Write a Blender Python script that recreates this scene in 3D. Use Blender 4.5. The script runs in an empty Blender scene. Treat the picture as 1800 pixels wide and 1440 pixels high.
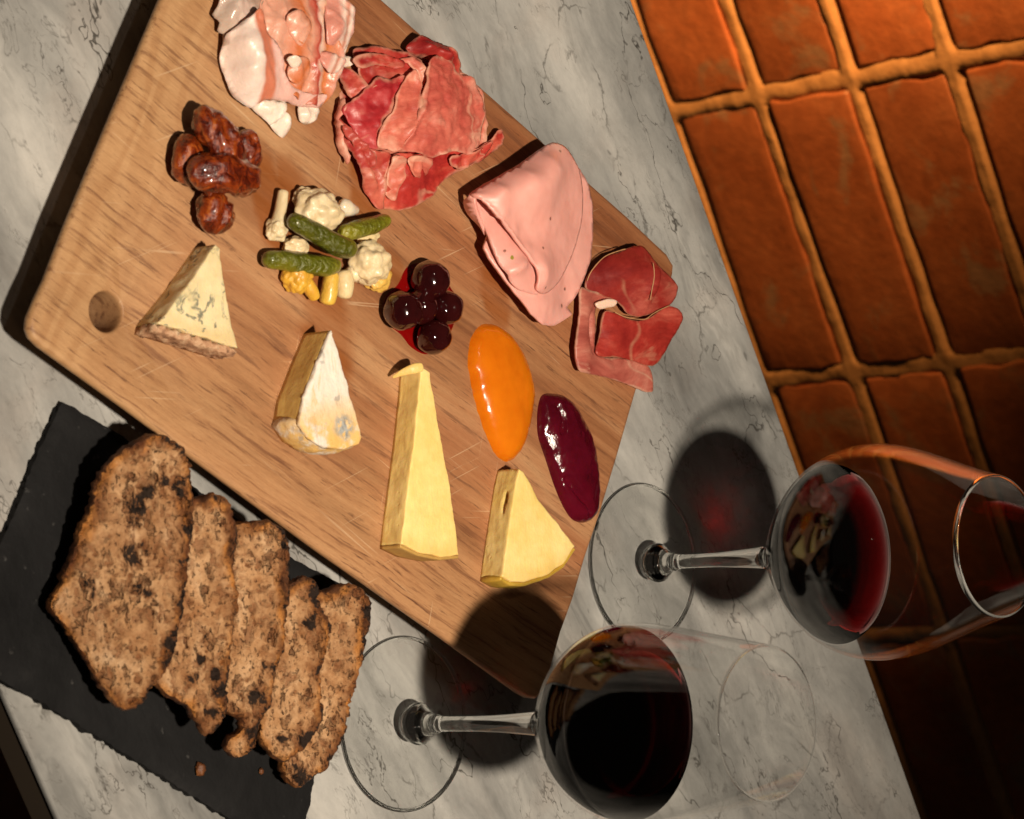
import bpy, math, random
import numpy as np
from mathutils import Vector, noise as mn
from mathutils.geometry import delaunay_2d_cdt
# All coordinates below are millimetres on the table: z = 0 is the marble, x runs along the
# photographer's right, y runs away from the photographer towards the brick wall.
MM = 0.001
sc = bpy.context.scene
COL = sc.collection
rnd = random.Random(7)
# ------------------------------------------------------------------ camera
cam_d = bpy.data.cameras.new('camera')
cam_o = bpy.data.objects.new('camera', cam_d)
COL.objects.link(cam_o)
DEP, ROLL, DIST = 0.759855, 0.0980437, 1.48632
cam_d.sensor_width = 36.0
cam_d.lens = 5481.3 / 1800 * 36
cam_d.clip_start, cam_d.clip_end = 0.05, 60
look = Vector((0, math.cos(DEP), -math.sin(DEP)))
right = Vector((1, 0, 0))
upv = right.cross(look)
ix = math.cos(ROLL) * upv + math.sin(ROLL) * right
iy = math.sin(ROLL) * upv - math.cos(ROLL) * right
from mathutils import Matrix
cam_o.matrix_world = Matrix.Translation(-look * DIST) @ Matrix((ix, iy, -look)).transposed().to_4x4()
cam_d.dof.use_dof = True
cam_d.dof.focus_distance = 1.47
cam_d.dof.aperture_fstop = 20
sc.camera = cam_o
# ------------------------------------------------------------------ world, lamps, exposure
w = bpy.data.worlds.new('World')
sc.world = w
w.use_nodes = True
w.node_tree.nodes['Background'].inputs[0].default_value = (1.0, 0.80, 0.62, 1)
w.node_tree.nodes['Background'].inputs[1].default_value = 0.014


def lamp(name, kind, loc, energy, color, radius, aim=None, spot=None):
    d = bpy.data.lights.new(name, kind)
    d.energy, d.color, d.shadow_soft_size = energy, color, radius
    o = bpy.data.objects.new(name, d)
    COL.objects.link(o)
    o.location = loc
    if aim is not None:
        o.rotation_euler = (Vector(aim) - Vector(loc)).to_track_quat('-Z', 'Y').to_euler()
    if spot:
        d.spot_size, d.spot_blend = math.radians(spot[0]), spot[1]
    return o


# ceiling spot over the photographer's right shoulder: the hard key light

# warm lamp close to the wall behind the table, out of the picture
TX, TY = 0.930726, 0.365716            # direction of the table's long edge
NX, NY = -TY, TX                       # horizontal direction from table to wall
E0 = (-199.4, 116.3)                   # a point of the table's wall-side edge


def wallp(s, g, z):
    return ((E0[0] + TX * s + NX * g) * MM, (E0[1] + TY * s + NY * g) * MM, z * MM)


def wallv(s, g, z):
    return Vector(wallp(s, g, z))


# the key lamp's beam is a long oval lying along the table
AIM = wallv(90, -240, 0)
KEY = Vector((0.310, -0.78, 1.70)) - AIM
key = lamp('ceiling_spot_lamp', 'SPOT', tuple(AIM + KEY), 205, (1.0, 0.85, 0.67), 0.042, None, (25.0, 1.0))
kz = KEY.normalized()
kx = (Vector((TX, TY, 0)) - kz * kz.dot(Vector((TX, TY, 0)))).normalized()
ky = kz.cross(kx)
key.matrix_world = Matrix.Translation(AIM + KEY) @ Matrix((kx, ky, kz)).transposed().to_4x4() @ Matrix.Diagonal((1.5, 1.0, 1.0, 1.0))
# weak added spot, only there for extra highlights on the glossy food
lamp('added_highlight_lamp', 'SPOT', (-0.62, -0.50, 1.55), 3.0, (1.0, 0.84, 0.66), 0.02, (-0.05, -0.08, 0), (30, 0.8))
lamp('wall_lamp', 'SPOT', wallp(-260, 350, 130), 66.0, (1.0, 0.50, 0.17), 0.03, wallp(-60, 600, -250), (72, 1.0))
sc.view_settings.view_transform = 'Standard'
sc.view_settings.look = 'None'
sc.view_settings.exposure = 0.0
sc.view_settings.gamma = 1.0
sc.view_settings.use_curve_mapping = False
sc.cycles.use_denoising = True
sc.cycles.max_bounces = 14
sc.cycles.transmission_bounces = 12
sc.cycles.transparent_max_bounces = 24
sc.cycles.sample_clamp_indirect = 6.0
sc.cycles.blur_glossy = 0.25


# ------------------------------------------------------------------ shader helper
class G:
    def __init__(s, name):
        s.m = bpy.data.materials.new(name)
        s.m.use_nodes = True
        s.t = s.m.node_tree
        s.b = s.t.nodes['Principled BSDF']
        s.out = s.t.nodes['Material Output']
        s.tc = s.t.nodes.new('ShaderNodeTexCoord')
        s.obj = s.tc.outputs['Object']

    def set(s, sock, v):
        if isinstance(v, bpy.types.NodeSocket):
            s.t.links.new(v, sock)
        elif hasattr(sock.default_value, '__len__') and hasattr(v, '__len__') and len(v) == 3 and len(sock.default_value) == 4:
            sock.default_value = (*v, 1)
        else:
            sock.default_value = v

    def n(s, typ, ins=None, **props):
        nd = s.t.nodes.new('ShaderNode' + typ)
        for k, v in props.items():
            setattr(nd, k, v)
        for k, v in (ins or {}).items():
            s.set(nd.inputs[k], v)
        return nd

    def P(s, **kw):
        names = dict(color='Base Color', rough='Roughness', metal='Metallic', ior='IOR', sss='Subsurface Weight', sr='Subsurface Radius', ss='Subsurface Scale', coat='Coat Weight', coatr='Coat Roughness', trans='Transmission Weight', spec='Specular IOR Level', normal='Normal', alpha='Alpha', sheen='Sheen Weight')
        for k, v in kw.items():
            s.set(s.b.inputs[names[k]], v)
        return s.m

    def map(s, loc=(0, 0, 0), rot=(0, 0, 0), scale=(1, 1, 1), vec=None):
        return s.n('Mapping', {'Vector': vec or s.obj, 'Location': loc, 'Rotation': rot, 'Scale': scale}).outputs[0]

    def noise(s, scale, detail=4, rough=0.55, dist=0.0, vec=None, color=False):
        nd = s.n('TexNoise', {'Vector': vec or s.obj, 'Scale': scale, 'Detail': detail, 'Roughness': rough, 'Distortion': dist})
        return nd.outputs['Color' if color else 'Fac']

    def vor(s, scale, feature='F1', vec=None, out='Distance', rand=1.0):
        return s.n('TexVoronoi', {'Vector': vec or s.obj, 'Scale': scale, 'Randomness': rand}, feature=feature).outputs[out]

    def ramp(s, fac, stops, interp='LINEAR'):
        nd = s.n('ValToRGB', {'Fac': fac})
        cr = nd.color_ramp
        cr.interpolation = interp
        stops = sorted(stops, key=lambda q: q[0])
        cr.elements.remove(cr.elements[-1])
        for i, (p, c) in enumerate(stops):
            e = cr.elements[0] if i == 0 else cr.elements.new(p)
            e.position = p
            e.color = (c, c, c, 1) if not hasattr(c, '__len__') else (*c, 1)
        return nd.outputs[0]

    def mix(s, fac, a, b, blend='MIX'):
        nd = s.n('Mix', data_type='RGBA', blend_type=blend)
        s.set(nd.inputs[0], fac)
        s.set(nd.inputs[6], a)
        s.set(nd.inputs[7], b)
        return nd.outputs[2]

    def math(s, op, a, b=0.0, c=None, clamp=False):
        nd = s.n('Math', operation=op, use_clamp=clamp)
        s.set(nd.inputs[0], a)
        s.set(nd.inputs[1], b)
        if c is not None:
            s.set(nd.inputs[2], c)
        return nd.outputs[0]

    def ss(s, x, lo, hi, a=0.0, b=1.0):
        nd = s.n('MapRange', {'Value': x, 'From Min': lo, 'From Max': hi, 'To Min': a, 'To Max': b}, interpolation_type='SMOOTHSTEP')
        return nd.outputs[0]

    def attr(s, name):
        return s.n('Attribute', attribute_name=name).outputs['Fac']

    def bump(s, h, strength=0.5, dist=0.001, normal=None):
        ins = {'Height': h, 'Strength': strength, 'Distance': dist}
        if normal is not None:
            ins['Normal'] = normal
        return s.n('Bump', ins).outputs[0]

    def warp(s, scale, amt, detail=3, vec=None):
        c = s.noise(scale, detail, vec=vec, color=True)
        d = s.n('VectorMath', {0: c, 1: (0.5, 0.5, 0.5)}, operation='SUBTRACT').outputs[0]
        d = s.n('VectorMath', {0: d, 'Scale': amt}, operation='SCALE').outputs[0]
        return s.n('VectorMath', {0: vec or s.obj, 1: d}, operation='ADD').outputs[0]

    def objcolor(s):
        return s.n('ObjectInfo').outputs['Color']

    def rand(s):
        return s.n('ObjectInfo').outputs['Random']

    def dist_to(s, pt, vec=None):
        return s.n('VectorMath', {0: vec or s.obj, 1: pt}, operation='DISTANCE').outputs['Value']


# ------------------------------------------------------------------ mesh helpers
def link_obj(name, data, parent=None):
    o = bpy.data.objects.new(name, data)
    COL.objects.link(o)
    if parent is not None:
        o.parent = parent
    return o


def tag(o, label=None, cat=None, group=None, kind=None):
    if label:
        o['label'] = label
    if cat:
        o['category'] = cat
    if group:
        o['group'] = group
    if kind:
        o['kind'] = kind
    return o


def thing(name, label, cat, loc, group=None):
    o = link_obj(name, None)
    o.location = [c * MM for c in loc]
    o.empty_display_size = 0.02
    o['mm'] = list(map(float, loc))
    return tag(o, label, cat, group)


def mk(name, V, F, mat, parent=None, smooth=True, attrs=None, origin=None):
    """one mesh object; V in world millimetres, stored relative to its thing's base"""
    V = np.asarray(V, float)
    if parent is not None:
        p, base = parent, np.zeros(3)
        while p is not None:
            base = base + np.array(list(p['mm']) if 'mm' in p else (0, 0, 0))
            p = p.parent
        org = base
        loc = np.zeros(3)
    else:
        loc = np.array(origin if origin is not None else (V[:, 0].mean(), V[:, 1].mean(), V[:, 2].min()))
        org = loc
    me = bpy.data.meshes.new(name)
    me.from_pydata(((V - org) * MM).tolist(), [], [list(map(int, f)) for f in F])
    if attrs:
        for k, a in attrs.items():
            at = me.attributes.new(k, 'FLOAT', 'POINT')
            at.data.foreach_set('value', np.asarray(a, np.float32))
    me.materials.append(mat)
    if smooth:
        me.polygons.foreach_set('use_smooth', [True] * len(me.polygons))
    me.update()
    o = link_obj(name, me, parent)
    o.location = loc * MM
    if parent is None:
        o['mm'] = list(map(float, loc))
    return o


def catmull(P, closed=True, step=1.2):
    P = np.asarray(P, float)
    n = len(P)
    out = []
    rng = range(n) if closed else range(n - 1)
    for i in rng:
        if closed:
            a, b, c, d = P[i - 1], P[i], P[(i + 1) % n], P[(i + 2) % n]
        else:
            a, b, c, d = P[max(i - 1, 0)], P[i], P[i + 1], P[min(i + 2, n - 1)]
        k = max(1, int(np.linalg.norm(c[:2] - b[:2]) / step))
        for j in range(k):
            t = j / k
            out.append(0.5 * (2 * b + (c - a) * t + (2 * a - 5 * b + 4 * c - d) * t * t + (3 * b - a - 3 * c + d) * t ** 3))
    if not closed:
        out.append(P[-1])
    return np.array(out)


def resample(P, step=1.2):
    P = np.asarray(P, float)
    out = []
    for i in range(len(P)):
        a, b = P[i], P[(i + 1) % len(P)]
        k = max(1, int(np.linalg.norm(b[:2] - a[:2]) / step))
        for j in range(k):
            out.append(a + (b - a) * j / k)
    return np.array(out)


def nz(x, y, z, f=1.0):
    return mn.noise((x * f, y * f, z * f))


def fbm(x, y, z, f=1.0, o=3):
    return mn.fractal((x * f, y * f, z * f), 0.7, 2.0, o)


def inside(pts, poly):
    x, y = pts[:, 0], pts[:, 1]
    r = np.zeros(len(pts), bool)
    n = len(poly)
    for i in range(n):
        x1, y1 = poly[i][:2]
        x2, y2 = poly[(i + 1) % n][:2]
        c = ((y1 > y) != (y2 > y)) & (x < (x2 - x1) * (y - y1) / ((y2 - y1) + 1e-12) + x1)
        r ^= c
    return r


def seg_dist(pts, poly, closed=True):
    d = np.full(len(pts), 1e9)
    n = len(poly)
    for i in range(n if closed else n - 1):
        a = poly[i][:2]
        b = poly[(i + 1) % n][:2]
        ab = b - a
        L = ab @ ab + 1e-12
        t = np.clip(((pts - a) @ ab) / L, 0, 1)
        d = np.minimum(d, np.linalg.norm(pts - (a + t[:, None] * ab), axis=1))
    return d


def signed_line(pts, line):
    """signed distance to an open polyline (positive on its left) and position along it 0..1"""
    d = np.full(len(pts), 1e9)
    s = np.zeros(len(pts))
    u = np.zeros(len(pts))
    m = len(line) - 1
    for i in range(m):
        a, b = line[i][:2], line[i + 1][:2]
        ab = b - a
        t = np.clip(((pts - a) @ ab) / (ab @ ab + 1e-12), 0, 1)
        q = pts - (a + t[:, None] * ab)
        di = np.linalg.norm(q, axis=1)
        sg = np.sign(ab[0] * q[:, 1] - ab[1] * q[:, 0])
        k = di < d
        d[k], s[k], u[k] = di[k], sg[k], ((i + t) / m)[k]
    return d, s, u


def tri_grid(bnd, sp):
    """constrained triangulation of a closed boundary with interior grid points"""
    b2 = bnd[:, :2]
    lo, hi = b2.min(0), b2.max(0)
    gx = np.arange(lo[0], hi[0], sp)
    gy = np.arange(lo[1], hi[1], sp * 0.87)
    g = np.array([(x + (0.5 * sp if j % 2 else 0), y) for j, y in enumerate(gy) for x in gx])
    g = g[inside(g, b2)]
    d = seg_dist(g, b2)
    g = g[d > sp * 0.55]
    d = d[d > sp * 0.55]
    allp = [Vector(p) for p in b2] + [Vector(p) for p in g]
    nb = len(b2)
    r = delaunay_2d_cdt(allp, [], [list(range(nb))], 1, 1e-4)
    V = np.array([tuple(v) for v in r[0]])
    F = [list(f) for f in r[2]]
    return V, F, seg_dist(V, b2)


def tps(C):
    C = np.asarray(C, float)
    n = len(C)
    D = np.linalg.norm(C[:, None, :2] - C[None, :, :2], axis=2)
    K = np.where(D > 1e-9, D * D * np.log(D + 1e-12), 0) + np.eye(n) * 4.0
    A = np.zeros((n + 3, n + 3))
    A[:n, :n] = K
    A[:n, n] = 1
    A[:n, n + 1:] = C[:, :2]
    A[n:, :n] = A[:n, n:].T
    s = np.linalg.solve(A, np.concatenate([C[:, 2], np.zeros(3)]))

    def f(P):
        d = np.linalg.norm(P[:, None, :2] - C[None, :, :2], axis=2)
        k = np.where(d > 1e-9, d * d * np.log(d + 1e-12), 0)
        return k @ s[:n] + s[n] + P[:, :2] @ s[n + 1:]
    return f


def ragged(b, amt, freq, seed):
    if amt <= 0:
        return b
    d = np.roll(b[:, :2], -1, 0) - np.roll(b[:, :2], 1, 0)
    nrm = np.stack([d[:, 1], -d[:, 0]], 1) / (np.linalg.norm(d, axis=1)[:, None] + 1e-9)
    b = b.copy()
    for i in range(len(b)):
        b[i, :2] += nrm[i] * amt * (fbm(b[i, 0], b[i, 1], seed * 7.3, freq, 4))
    return b


def sheet(name, bnd, inner, mat, parent=None, sp=1.5, rag=0.3, ragf=0.35, wob=0.4, wobf=0.09, thick=1.3, ridges=(), seed=0, axis=None, color=None, smooth_b=True, zmin=28.6, origin=None, step=1.2, waves=None, crease=0.0, curl=0.0):
    """thin slice: heights interpolated through the boundary and inner control points, folds added along ridge lines"""
    bnd = np.asarray(bnd, float)
    dn = catmull(bnd, True, 4.0) if smooth_b else resample(bnd, 4.0)
    C = np.vstack([dn, np.asarray(inner, float)]) if len(inner) else dn
    f = tps(C)
    b = catmull(bnd, True, step) if smooth_b else resample(bnd, step)
    b = ragged(b, rag, ragf, seed + 1)
    V2, F, ed = tri_grid(b, sp)
    z = f(V2)
    # hold the border exactly at its own height, blending the correction inwards
    nb_ = len(b)
    res = b[:, 2] - f(b[:, :2])
    near = np.where(ed < 9.0)[0]
    dd = np.linalg.norm(V2[near][:, None, :] - b[None, :, :2], axis=2)
    wgt = np.exp(-(dd / (0.6 + 0.7 * ed[near][:, None])) ** 2) + 1e-12
    z[near] += (wgt @ res) / wgt.sum(1) * np.exp(-(ed[near] / 3.0) ** 2)
    for (line, amp, w1, w2) in ridges:
        L = catmull(np.asarray(line, float), False, 2.0)
        d, s, u = signed_line(V2, L)
        ww = np.where(s > 0, w1, w2)
        z = z + amp * np.exp(-(d / ww) ** 2) * np.clip(4 * u, 0, 1) * np.clip(4 * (1 - u), 0.25, 1)
    z = z + np.array([wob * fbm(p[0], p[1], seed * 3.1, wobf, 3) for p in V2])
    if waves:
        ax, ay, wl, am = waves
        z = z + np.array([am * math.sin((p[0] * ax + p[1] * ay) / wl * 6.283 + 2.2 * nz(p[0], p[1], seed + 5, 0.05)) * (0.5 + nz(p[0], p[1], seed + 9, 0.04)) for p in V2])
    if crease:
        ca, sa = math.cos(seed * 1.3), math.sin(seed * 1.3)
        for i, p in enumerate(V2):
            q = (p[0] * ca + p[1] * sa) * 0.16, (p[1] * ca - p[0] * sa) * 0.05
            r_ = 1 - 2 * abs(nz(q[0], q[1], seed * 4.4))
            z[i] += crease * (max(0.0, r_) ** 3 - 0.25) * min(1, ed[i] / 2.5 + 0.4)
    if curl:
        z = z + np.array([curl * math.exp(-(e_ / 1.7) ** 2) * max(0.0, 0.35 + 1.5 * nz(p[0], p[1], seed * 2.2, 0.11)) for p, e_ in zip(V2, ed)])
    z = np.maximum(z, zmin + thick)
    at = {'edge': ed}
    if axis is not None:
        A, B_ = np.asarray(axis[0][:2]), np.asarray(axis[1][:2])
        ab = B_ - A
        at['band'] = ((V2 - A) @ ab) / (ab @ ab)
    o = mk(name, np.column_stack([V2, z]), F, mat, parent, True, at, origin)
    m = o.modifiers.new('thickness', 'SOLIDIFY')
    m.thickness = thick * MM
    m.offset = -1
    if color:
        o.color = (*color, 1)
    return o


def dome(name, bnd, H, mat, parent=None, sp=1.3, z0=28.0, rag=0.0, seed=0, power=0.5, extra=None, origin=None, color=None, thick=0.0):
    """a mound with a smooth round profile over a closed outline"""
    b = catmull(np.asarray(bnd, float), True, 1.2)
    b = ragged(b, rag, 0.25, seed)
    V2, F, ed = tri_grid(b, sp)
    n = len(V2)
    T = np.array(F)
    E = np.vstack([T[:, [0, 1]], T[:, [1, 2]], T[:, [2, 0]]])
    E = np.unique(np.sort(E, 1), axis=0)
    deg = np.bincount(E.ravel(), minlength=n).astype(float)
    fixed = ed < 1e-3
    u = np.zeros(n)
    for it in range(700):
        a = np.bincount(E[:, 0], weights=u[E[:, 1]], minlength=n) + np.bincount(E[:, 1], weights=u[E[:, 0]], minlength=n)
        u = np.where(fixed, 0, (a + 1.0) / deg)
    u /= u.max()
    z = z0 + H * u ** power
    if extra:
        z = z + extra(V2, u)
    return mk(name, np.column_stack([V2, z]), F, mat, parent, True, {'edge': ed}, origin)


def tube(path, radii, seg=18, flat=None, prof=None, disp=None):
    """closed tube along a path (mm); radii per point; flat=(a,b) scales the cross-section"""
    P = np.asarray(path, float)
    n = len(P)
    V = []
    up = np.array([0, 0, 1.0])
    for i in range(n):
        t = P[min(i + 1, n - 1)] - P[max(i - 1, 0)]
        t /= np.linalg.norm(t) + 1e-9
        a = np.cross(up, t)
        if np.linalg.norm(a) < 0.1:
            a = np.cross(np.array([1.0, 0, 0]), t)
        a /= np.linalg.norm(a)
        c = np.cross(t, a)
        fa, fc = flat or (1, 1)
        for k in range(seg):
            th = 2 * math.pi * k / seg
            r = radii[i]
            if disp:
                r *= 1 + disp(i / (n - 1), th, P[i])
            V.append(P[i] + r * (fa * math.cos(th) * a + fc * math.sin(th) * c))
    F = [(i * seg + k, i * seg + (k + 1) % seg, (i + 1) * seg + (k + 1) % seg, (i + 1) * seg + k) for i in range(n - 1) for k in range(seg)]
    F.append(tuple(range(seg))[::-1])
    F.append(tuple((n - 1) * seg + k for k in range(seg)))
    return np.array(V), F


def capsule(ctrl, r, n=26, tip=(0.5, 0.5), **kw):
    """rounded tube through a few control points; r per control point"""
    C = np.asarray(ctrl, float)
    m = len(C) - 1
    path, rad = [], []
    for i in range(n):
        t = 0.5 - 0.5 * math.cos(math.pi * i / (n - 1))
        x = t * m
        k = min(int(x), m - 1)
        f = x - k
        a, b, c, d = C[max(k - 1, 0)], C[k], C[k + 1], C[min(k + 2, m)]
        path.append(0.5 * (2 * b + (c - a) * f + (2 * a - 5 * b + 4 * c - d) * f * f + (3 * b - a - 3 * c + d) * f ** 3))
        rr = np.interp(t, np.linspace(0, 1, len(r)), r)
        e = 1.0
        L = np.linalg.norm(C[-1] - C[0])
        w0, w1 = tip[0] * 2 * r[0] / L, tip[1] * 2 * r[-1] / L
        if t < w0:
            e = math.sqrt(max(0.0004, 1 - ((w0 - t) / w0) ** 2))
        if t > 1 - w1:
            e = min(e, math.sqrt(max(0.0004, 1 - ((t - 1 + w1) / w1) ** 2)))
        rad.append(rr * e)
    return tube(path, rad, **kw)


def lathe(prof, c, seg=96, closed_top=False):
    V, F = [], []
    n = len(prof)
    for (h, r) in prof:
        for k in range(seg):
            a = 2 * math.pi * k / seg
            V.append((c[0] + r * math.cos(a), c[1] + r * math.sin(a), c[2] + h))
    for i in range(n - 1):
        for k in range(seg):
            F.append((i * seg + k, i * seg + (k + 1) % seg, (i + 1) * seg + (k + 1) % seg, (i + 1) * seg + k))
    return np.array(V), F


def dense(prof, k=6):
    P = np.array([(a, b, 0) for a, b in prof], float)
    out = []
    n = len(P)
    for i in range(n - 1):
        a, b, c, d = P[max(i - 1, 0)], P[i], P[i + 1], P[min(i + 2, n - 1)]
        for j in range(k):
            t = j / k
            q = 0.5 * (2 * b + (c - a) * t + (2 * a - 5 * b + 4 * c - d) * t * t + (3 * b - a - 3 * c + d) * t ** 3)
            out.append((q[0], max(q[1], 0.02)))
    out.append(tuple(P[-1][:2]))
    return out


def ico(c, r, sub=3, disp=None, squash=(1, 1, 1)):
    import bmesh
    bm = bmesh.new()
    bmesh.ops.create_icosphere(bm, subdivisions=sub, radius=1.0)
    V = []
    for v in bm.verts:
        p = v.co.normalized()
        k = 1 + (disp(p) if disp else 0)
        V.append((c[0] + r * k * p.x * squash[0], c[1] + r * k * p.y * squash[1], c[2] + r * k * p.z * squash[2]))
    F = [[v.index for v in f.verts] for f in bm.faces]
    bm.free()
    return np.array(V), F


def joinVF(parts):
    V, F = [], []
    n = 0
    for v, f in parts:
        V.append(v)
        F += [[i + n for i in q] for q in f]
        n += len(v)
    return np.vstack(V), F


def prism(poly, z0, z1, bottom=None, sub=1.5, bev=0.8, disp=0.15, dfreq=0.3, seed=0, rows=8, top_fn=None, bulge=0.0, sp=2.0):
    """solid with a gridded top, gently rounded top edge and gridded walls; poly in mm (closed)"""
    b = resample(np.asarray(poly, float), sub)[:, :2]
    n = len(b)
    cen = b.mean(0)
    d = np.roll(b, -1, 0) - np.roll(b, 1, 0)
    nrm = np.stack([d[:, 1], -d[:, 0]], 1)
    nrm /= np.linalg.norm(nrm, axis=1)[:, None] + 1e-9
    area = np.sum(b[:, 0] * np.roll(b[:, 1], -1) - np.roll(b[:, 0], -1) * b[:, 1])
    if area < 0:
        nrm = -nrm
    bot = b if bottom is None else resample(np.asarray(bottom, float), sub)[:, :2]
    if len(bot) != n:
        bot = b
    rings = []
    for k in range(rows + 1):
        t = k / rows
        xy = bot * (1 - t) + b * t + nrm * (bulge * math.sin(math.pi * t))
        rings.append(np.column_stack([xy, np.full(n, z0 + (z1 - bev - z0) * t)]))
    for a in (30, 60):
        rings.append(np.column_stack([b - nrm * bev * (1 - math.cos(math.radians(a))), np.full(n, z1 - bev + bev * math.sin(math.radians(a)))]))
    tb = b - nrm * bev
    T2, TF, _ = tri_grid(tb, sp)
    V = np.vstack(rings)
    nr = len(rings)
    F = []
    ccw = area > 0
    for k in range(nr - 1):
        for i in range(n):
            j = (i + 1) % n
            q = (k * n + i, k * n + j, (k + 1) * n + j, (k + 1) * n + i)
            F.append(q if ccw else q[::-1])
    off = len(V)
    V = np.vstack([V, np.column_stack([T2, np.full(len(T2), z1)])])
    F += [[i + off for i in f] for f in TF]
    # join the last ring to the top sheet's own boundary (its first n points)
    for i in range(n):
        j = (i + 1) % n
        q = ((nr - 1) * n + i, (nr - 1) * n + j, off + j, off + i)
        F.append(q if ccw else q[::-1])
    F.append(tuple(range(n))[::-1] if ccw else tuple(range(n)))
    if top_fn:
        V[:, 2] += top_fn(V) * np.clip((V[:, 2] - z0) / (z1 - z0), 0, 1)
    if disp:
        for i in range(len(V)):
            x, y, z = V[i]
            k = disp if z > z0 + 0.3 else 0
            V[i] += k * np.array([fbm(x, y, z + seed * 9, dfreq), fbm(x + 50, y, z + seed * 9, dfreq), 0.6 * fbm(x, y + 50, z + seed * 9, dfreq)])
    return V, F
T = 28.0   # board thickness


# ------------------------------------------------------------------ materials
def m_marble():
    g = G('polished_marble')
    ang = math.radians(-31)                        # x along the bedding of the stone
    rot = g.map(rot=(0, 0, ang))
    st = g.map(scale=(0.22, 1, 1), vec=g.warp(9, 0.05, 3, vec=rot))
    st2 = g.map(scale=(0.40, 1, 1), vec=g.warp(26, 0.022, 4, vec=rot))
    base = g.noise(16, 7, 0.62, 0.2, vec=st)
    col = g.ramp(base, [(0.30, (0.125, 0.126, 0.123)), (0.43, (0.245, 0.245, 0.238)), (0.56, (0.375, 0.372, 0.358)), (0.72, (0.51, 0.50, 0.475))])
    cloud = g.noise(30, 6, 0.68, 0.4, vec=st2)
    col = g.mix(0.55, col, g.ramp(cloud, [(0.28, 0.62), (0.5, 0.97), (0.72, 1.16)]), 'MULTIPLY')
    fine = g.noise(420, 6, 0.7, vec=g.map(scale=(0.55, 1, 1), vec=rot))
    col = g.mix(0.35, col, g.ramp(fine, [(0.3, 0.76), (0.5, 0.98), (0.7, 1.12)]), 'MULTIPLY')
    col = g.mix(g.math('MULTIPLY', g.ss(g.noise(15, 4), 0.5, 0.7), 0.45), col, g.mix(1.0, col, (1.03, 0.93, 0.88), 'MULTIPLY'))

    def vein(scale, vec, width, seed, msc, lo, hi, detail=6, rgh=0.6):
        n = g.noise(scale, detail, rgh, 0.0, vec=g.map(loc=(seed, seed * 1.7, seed * 0.3), vec=vec))
        w_ = g.math('ABSOLUTE', g.math('SUBTRACT', n, 0.5))
        wid = g.math('MULTIPLY', g.noise(60, 3, vec=g.map(loc=(seed, 0, 0))), width * 2)
        v = g.math('SUBTRACT', 1.0, g.math('DIVIDE', w_, wid), clamp=True)
        v = g.ss(v, 0.0, 1.0)
        return g.math('MULTIPLY', v, g.ss(g.noise(msc, 5, 0.6, vec=g.map(loc=(seed * 3, 1, 0))), lo, hi))
    v1 = vein(9, st2, 0.0036, 1.3, 18, 0.42, 0.58, 6, 0.56)
    v2 = vein(16, st2, 0.0042, 4.1, 22, 0.42, 0.58, 6, 0.58)
    v3 = vein(13, st, 0.030, 7.7, 15, 0.42, 0.62)
    v5 = vein(34, st2, 0.0065, 11.3, 30, 0.44, 0.60, 6, 0.6)
    v6 = vein(24, st, 0.0050, 15.9, 22, 0.40, 0.56, 6, 0.6)
    # crackle that runs across the bedding
    cr = g.vor(26, 'DISTANCE_TO_EDGE', vec=g.warp(80, 0.016, 5, vec=g.map(scale=(0.6, 1, 1), vec=rot)))
    v4 = g.math('MULTIPLY', g.ss(cr, 0.0, 0.022, 1.0, 0.0), g.ss(g.noise(24, 4, vec=g.map(loc=(3, 9, 0))), 0.50, 0.62))
    brk = g.ss(g.noise(90, 4, 0.6), 0.26, 0.44)
    col = g.mix(g.math('MULTIPLY', v3, 0.4), col, (0.15, 0.15, 0.145))
    for v, k, c in ((v6, 0.55, (0.09, 0.086, 0.08)), (v1, 0.92, (0.045, 0.042, 0.037)), (v2, 0.85, (0.06, 0.056, 0.05)), (v5, 0.5, (0.12, 0.11, 0.10)), (v4, 0.6, (0.07, 0.065, 0.058))):
        col = g.mix(g.math('MULTIPLY', g.math('MULTIPLY', v, brk), k), col, c)
    fl = g.math('MULTIPLY', g.ss(g.vor(150, 'F1', vec=g.warp(200, 0.005, 3, vec=st2)), 0.10, 0.24, 1, 0), g.ss(g.noise(42, 3), 0.60, 0.66))
    col = g.mix(g.math('MULTIPLY', fl, 0.6), col, (0.10, 0.095, 0.09))
    rough = g.ramp(g.noise(45, 5), [(0.3, 0.22), (0.7, 0.38)])
    return g.P(color=col, rough=rough, spec=0.45, normal=g.bump(fine, 0.05, 0.0003))


BDIR = math.atan2(282.0, 186.5)     # direction of the board's long side (and of its grain)


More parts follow.
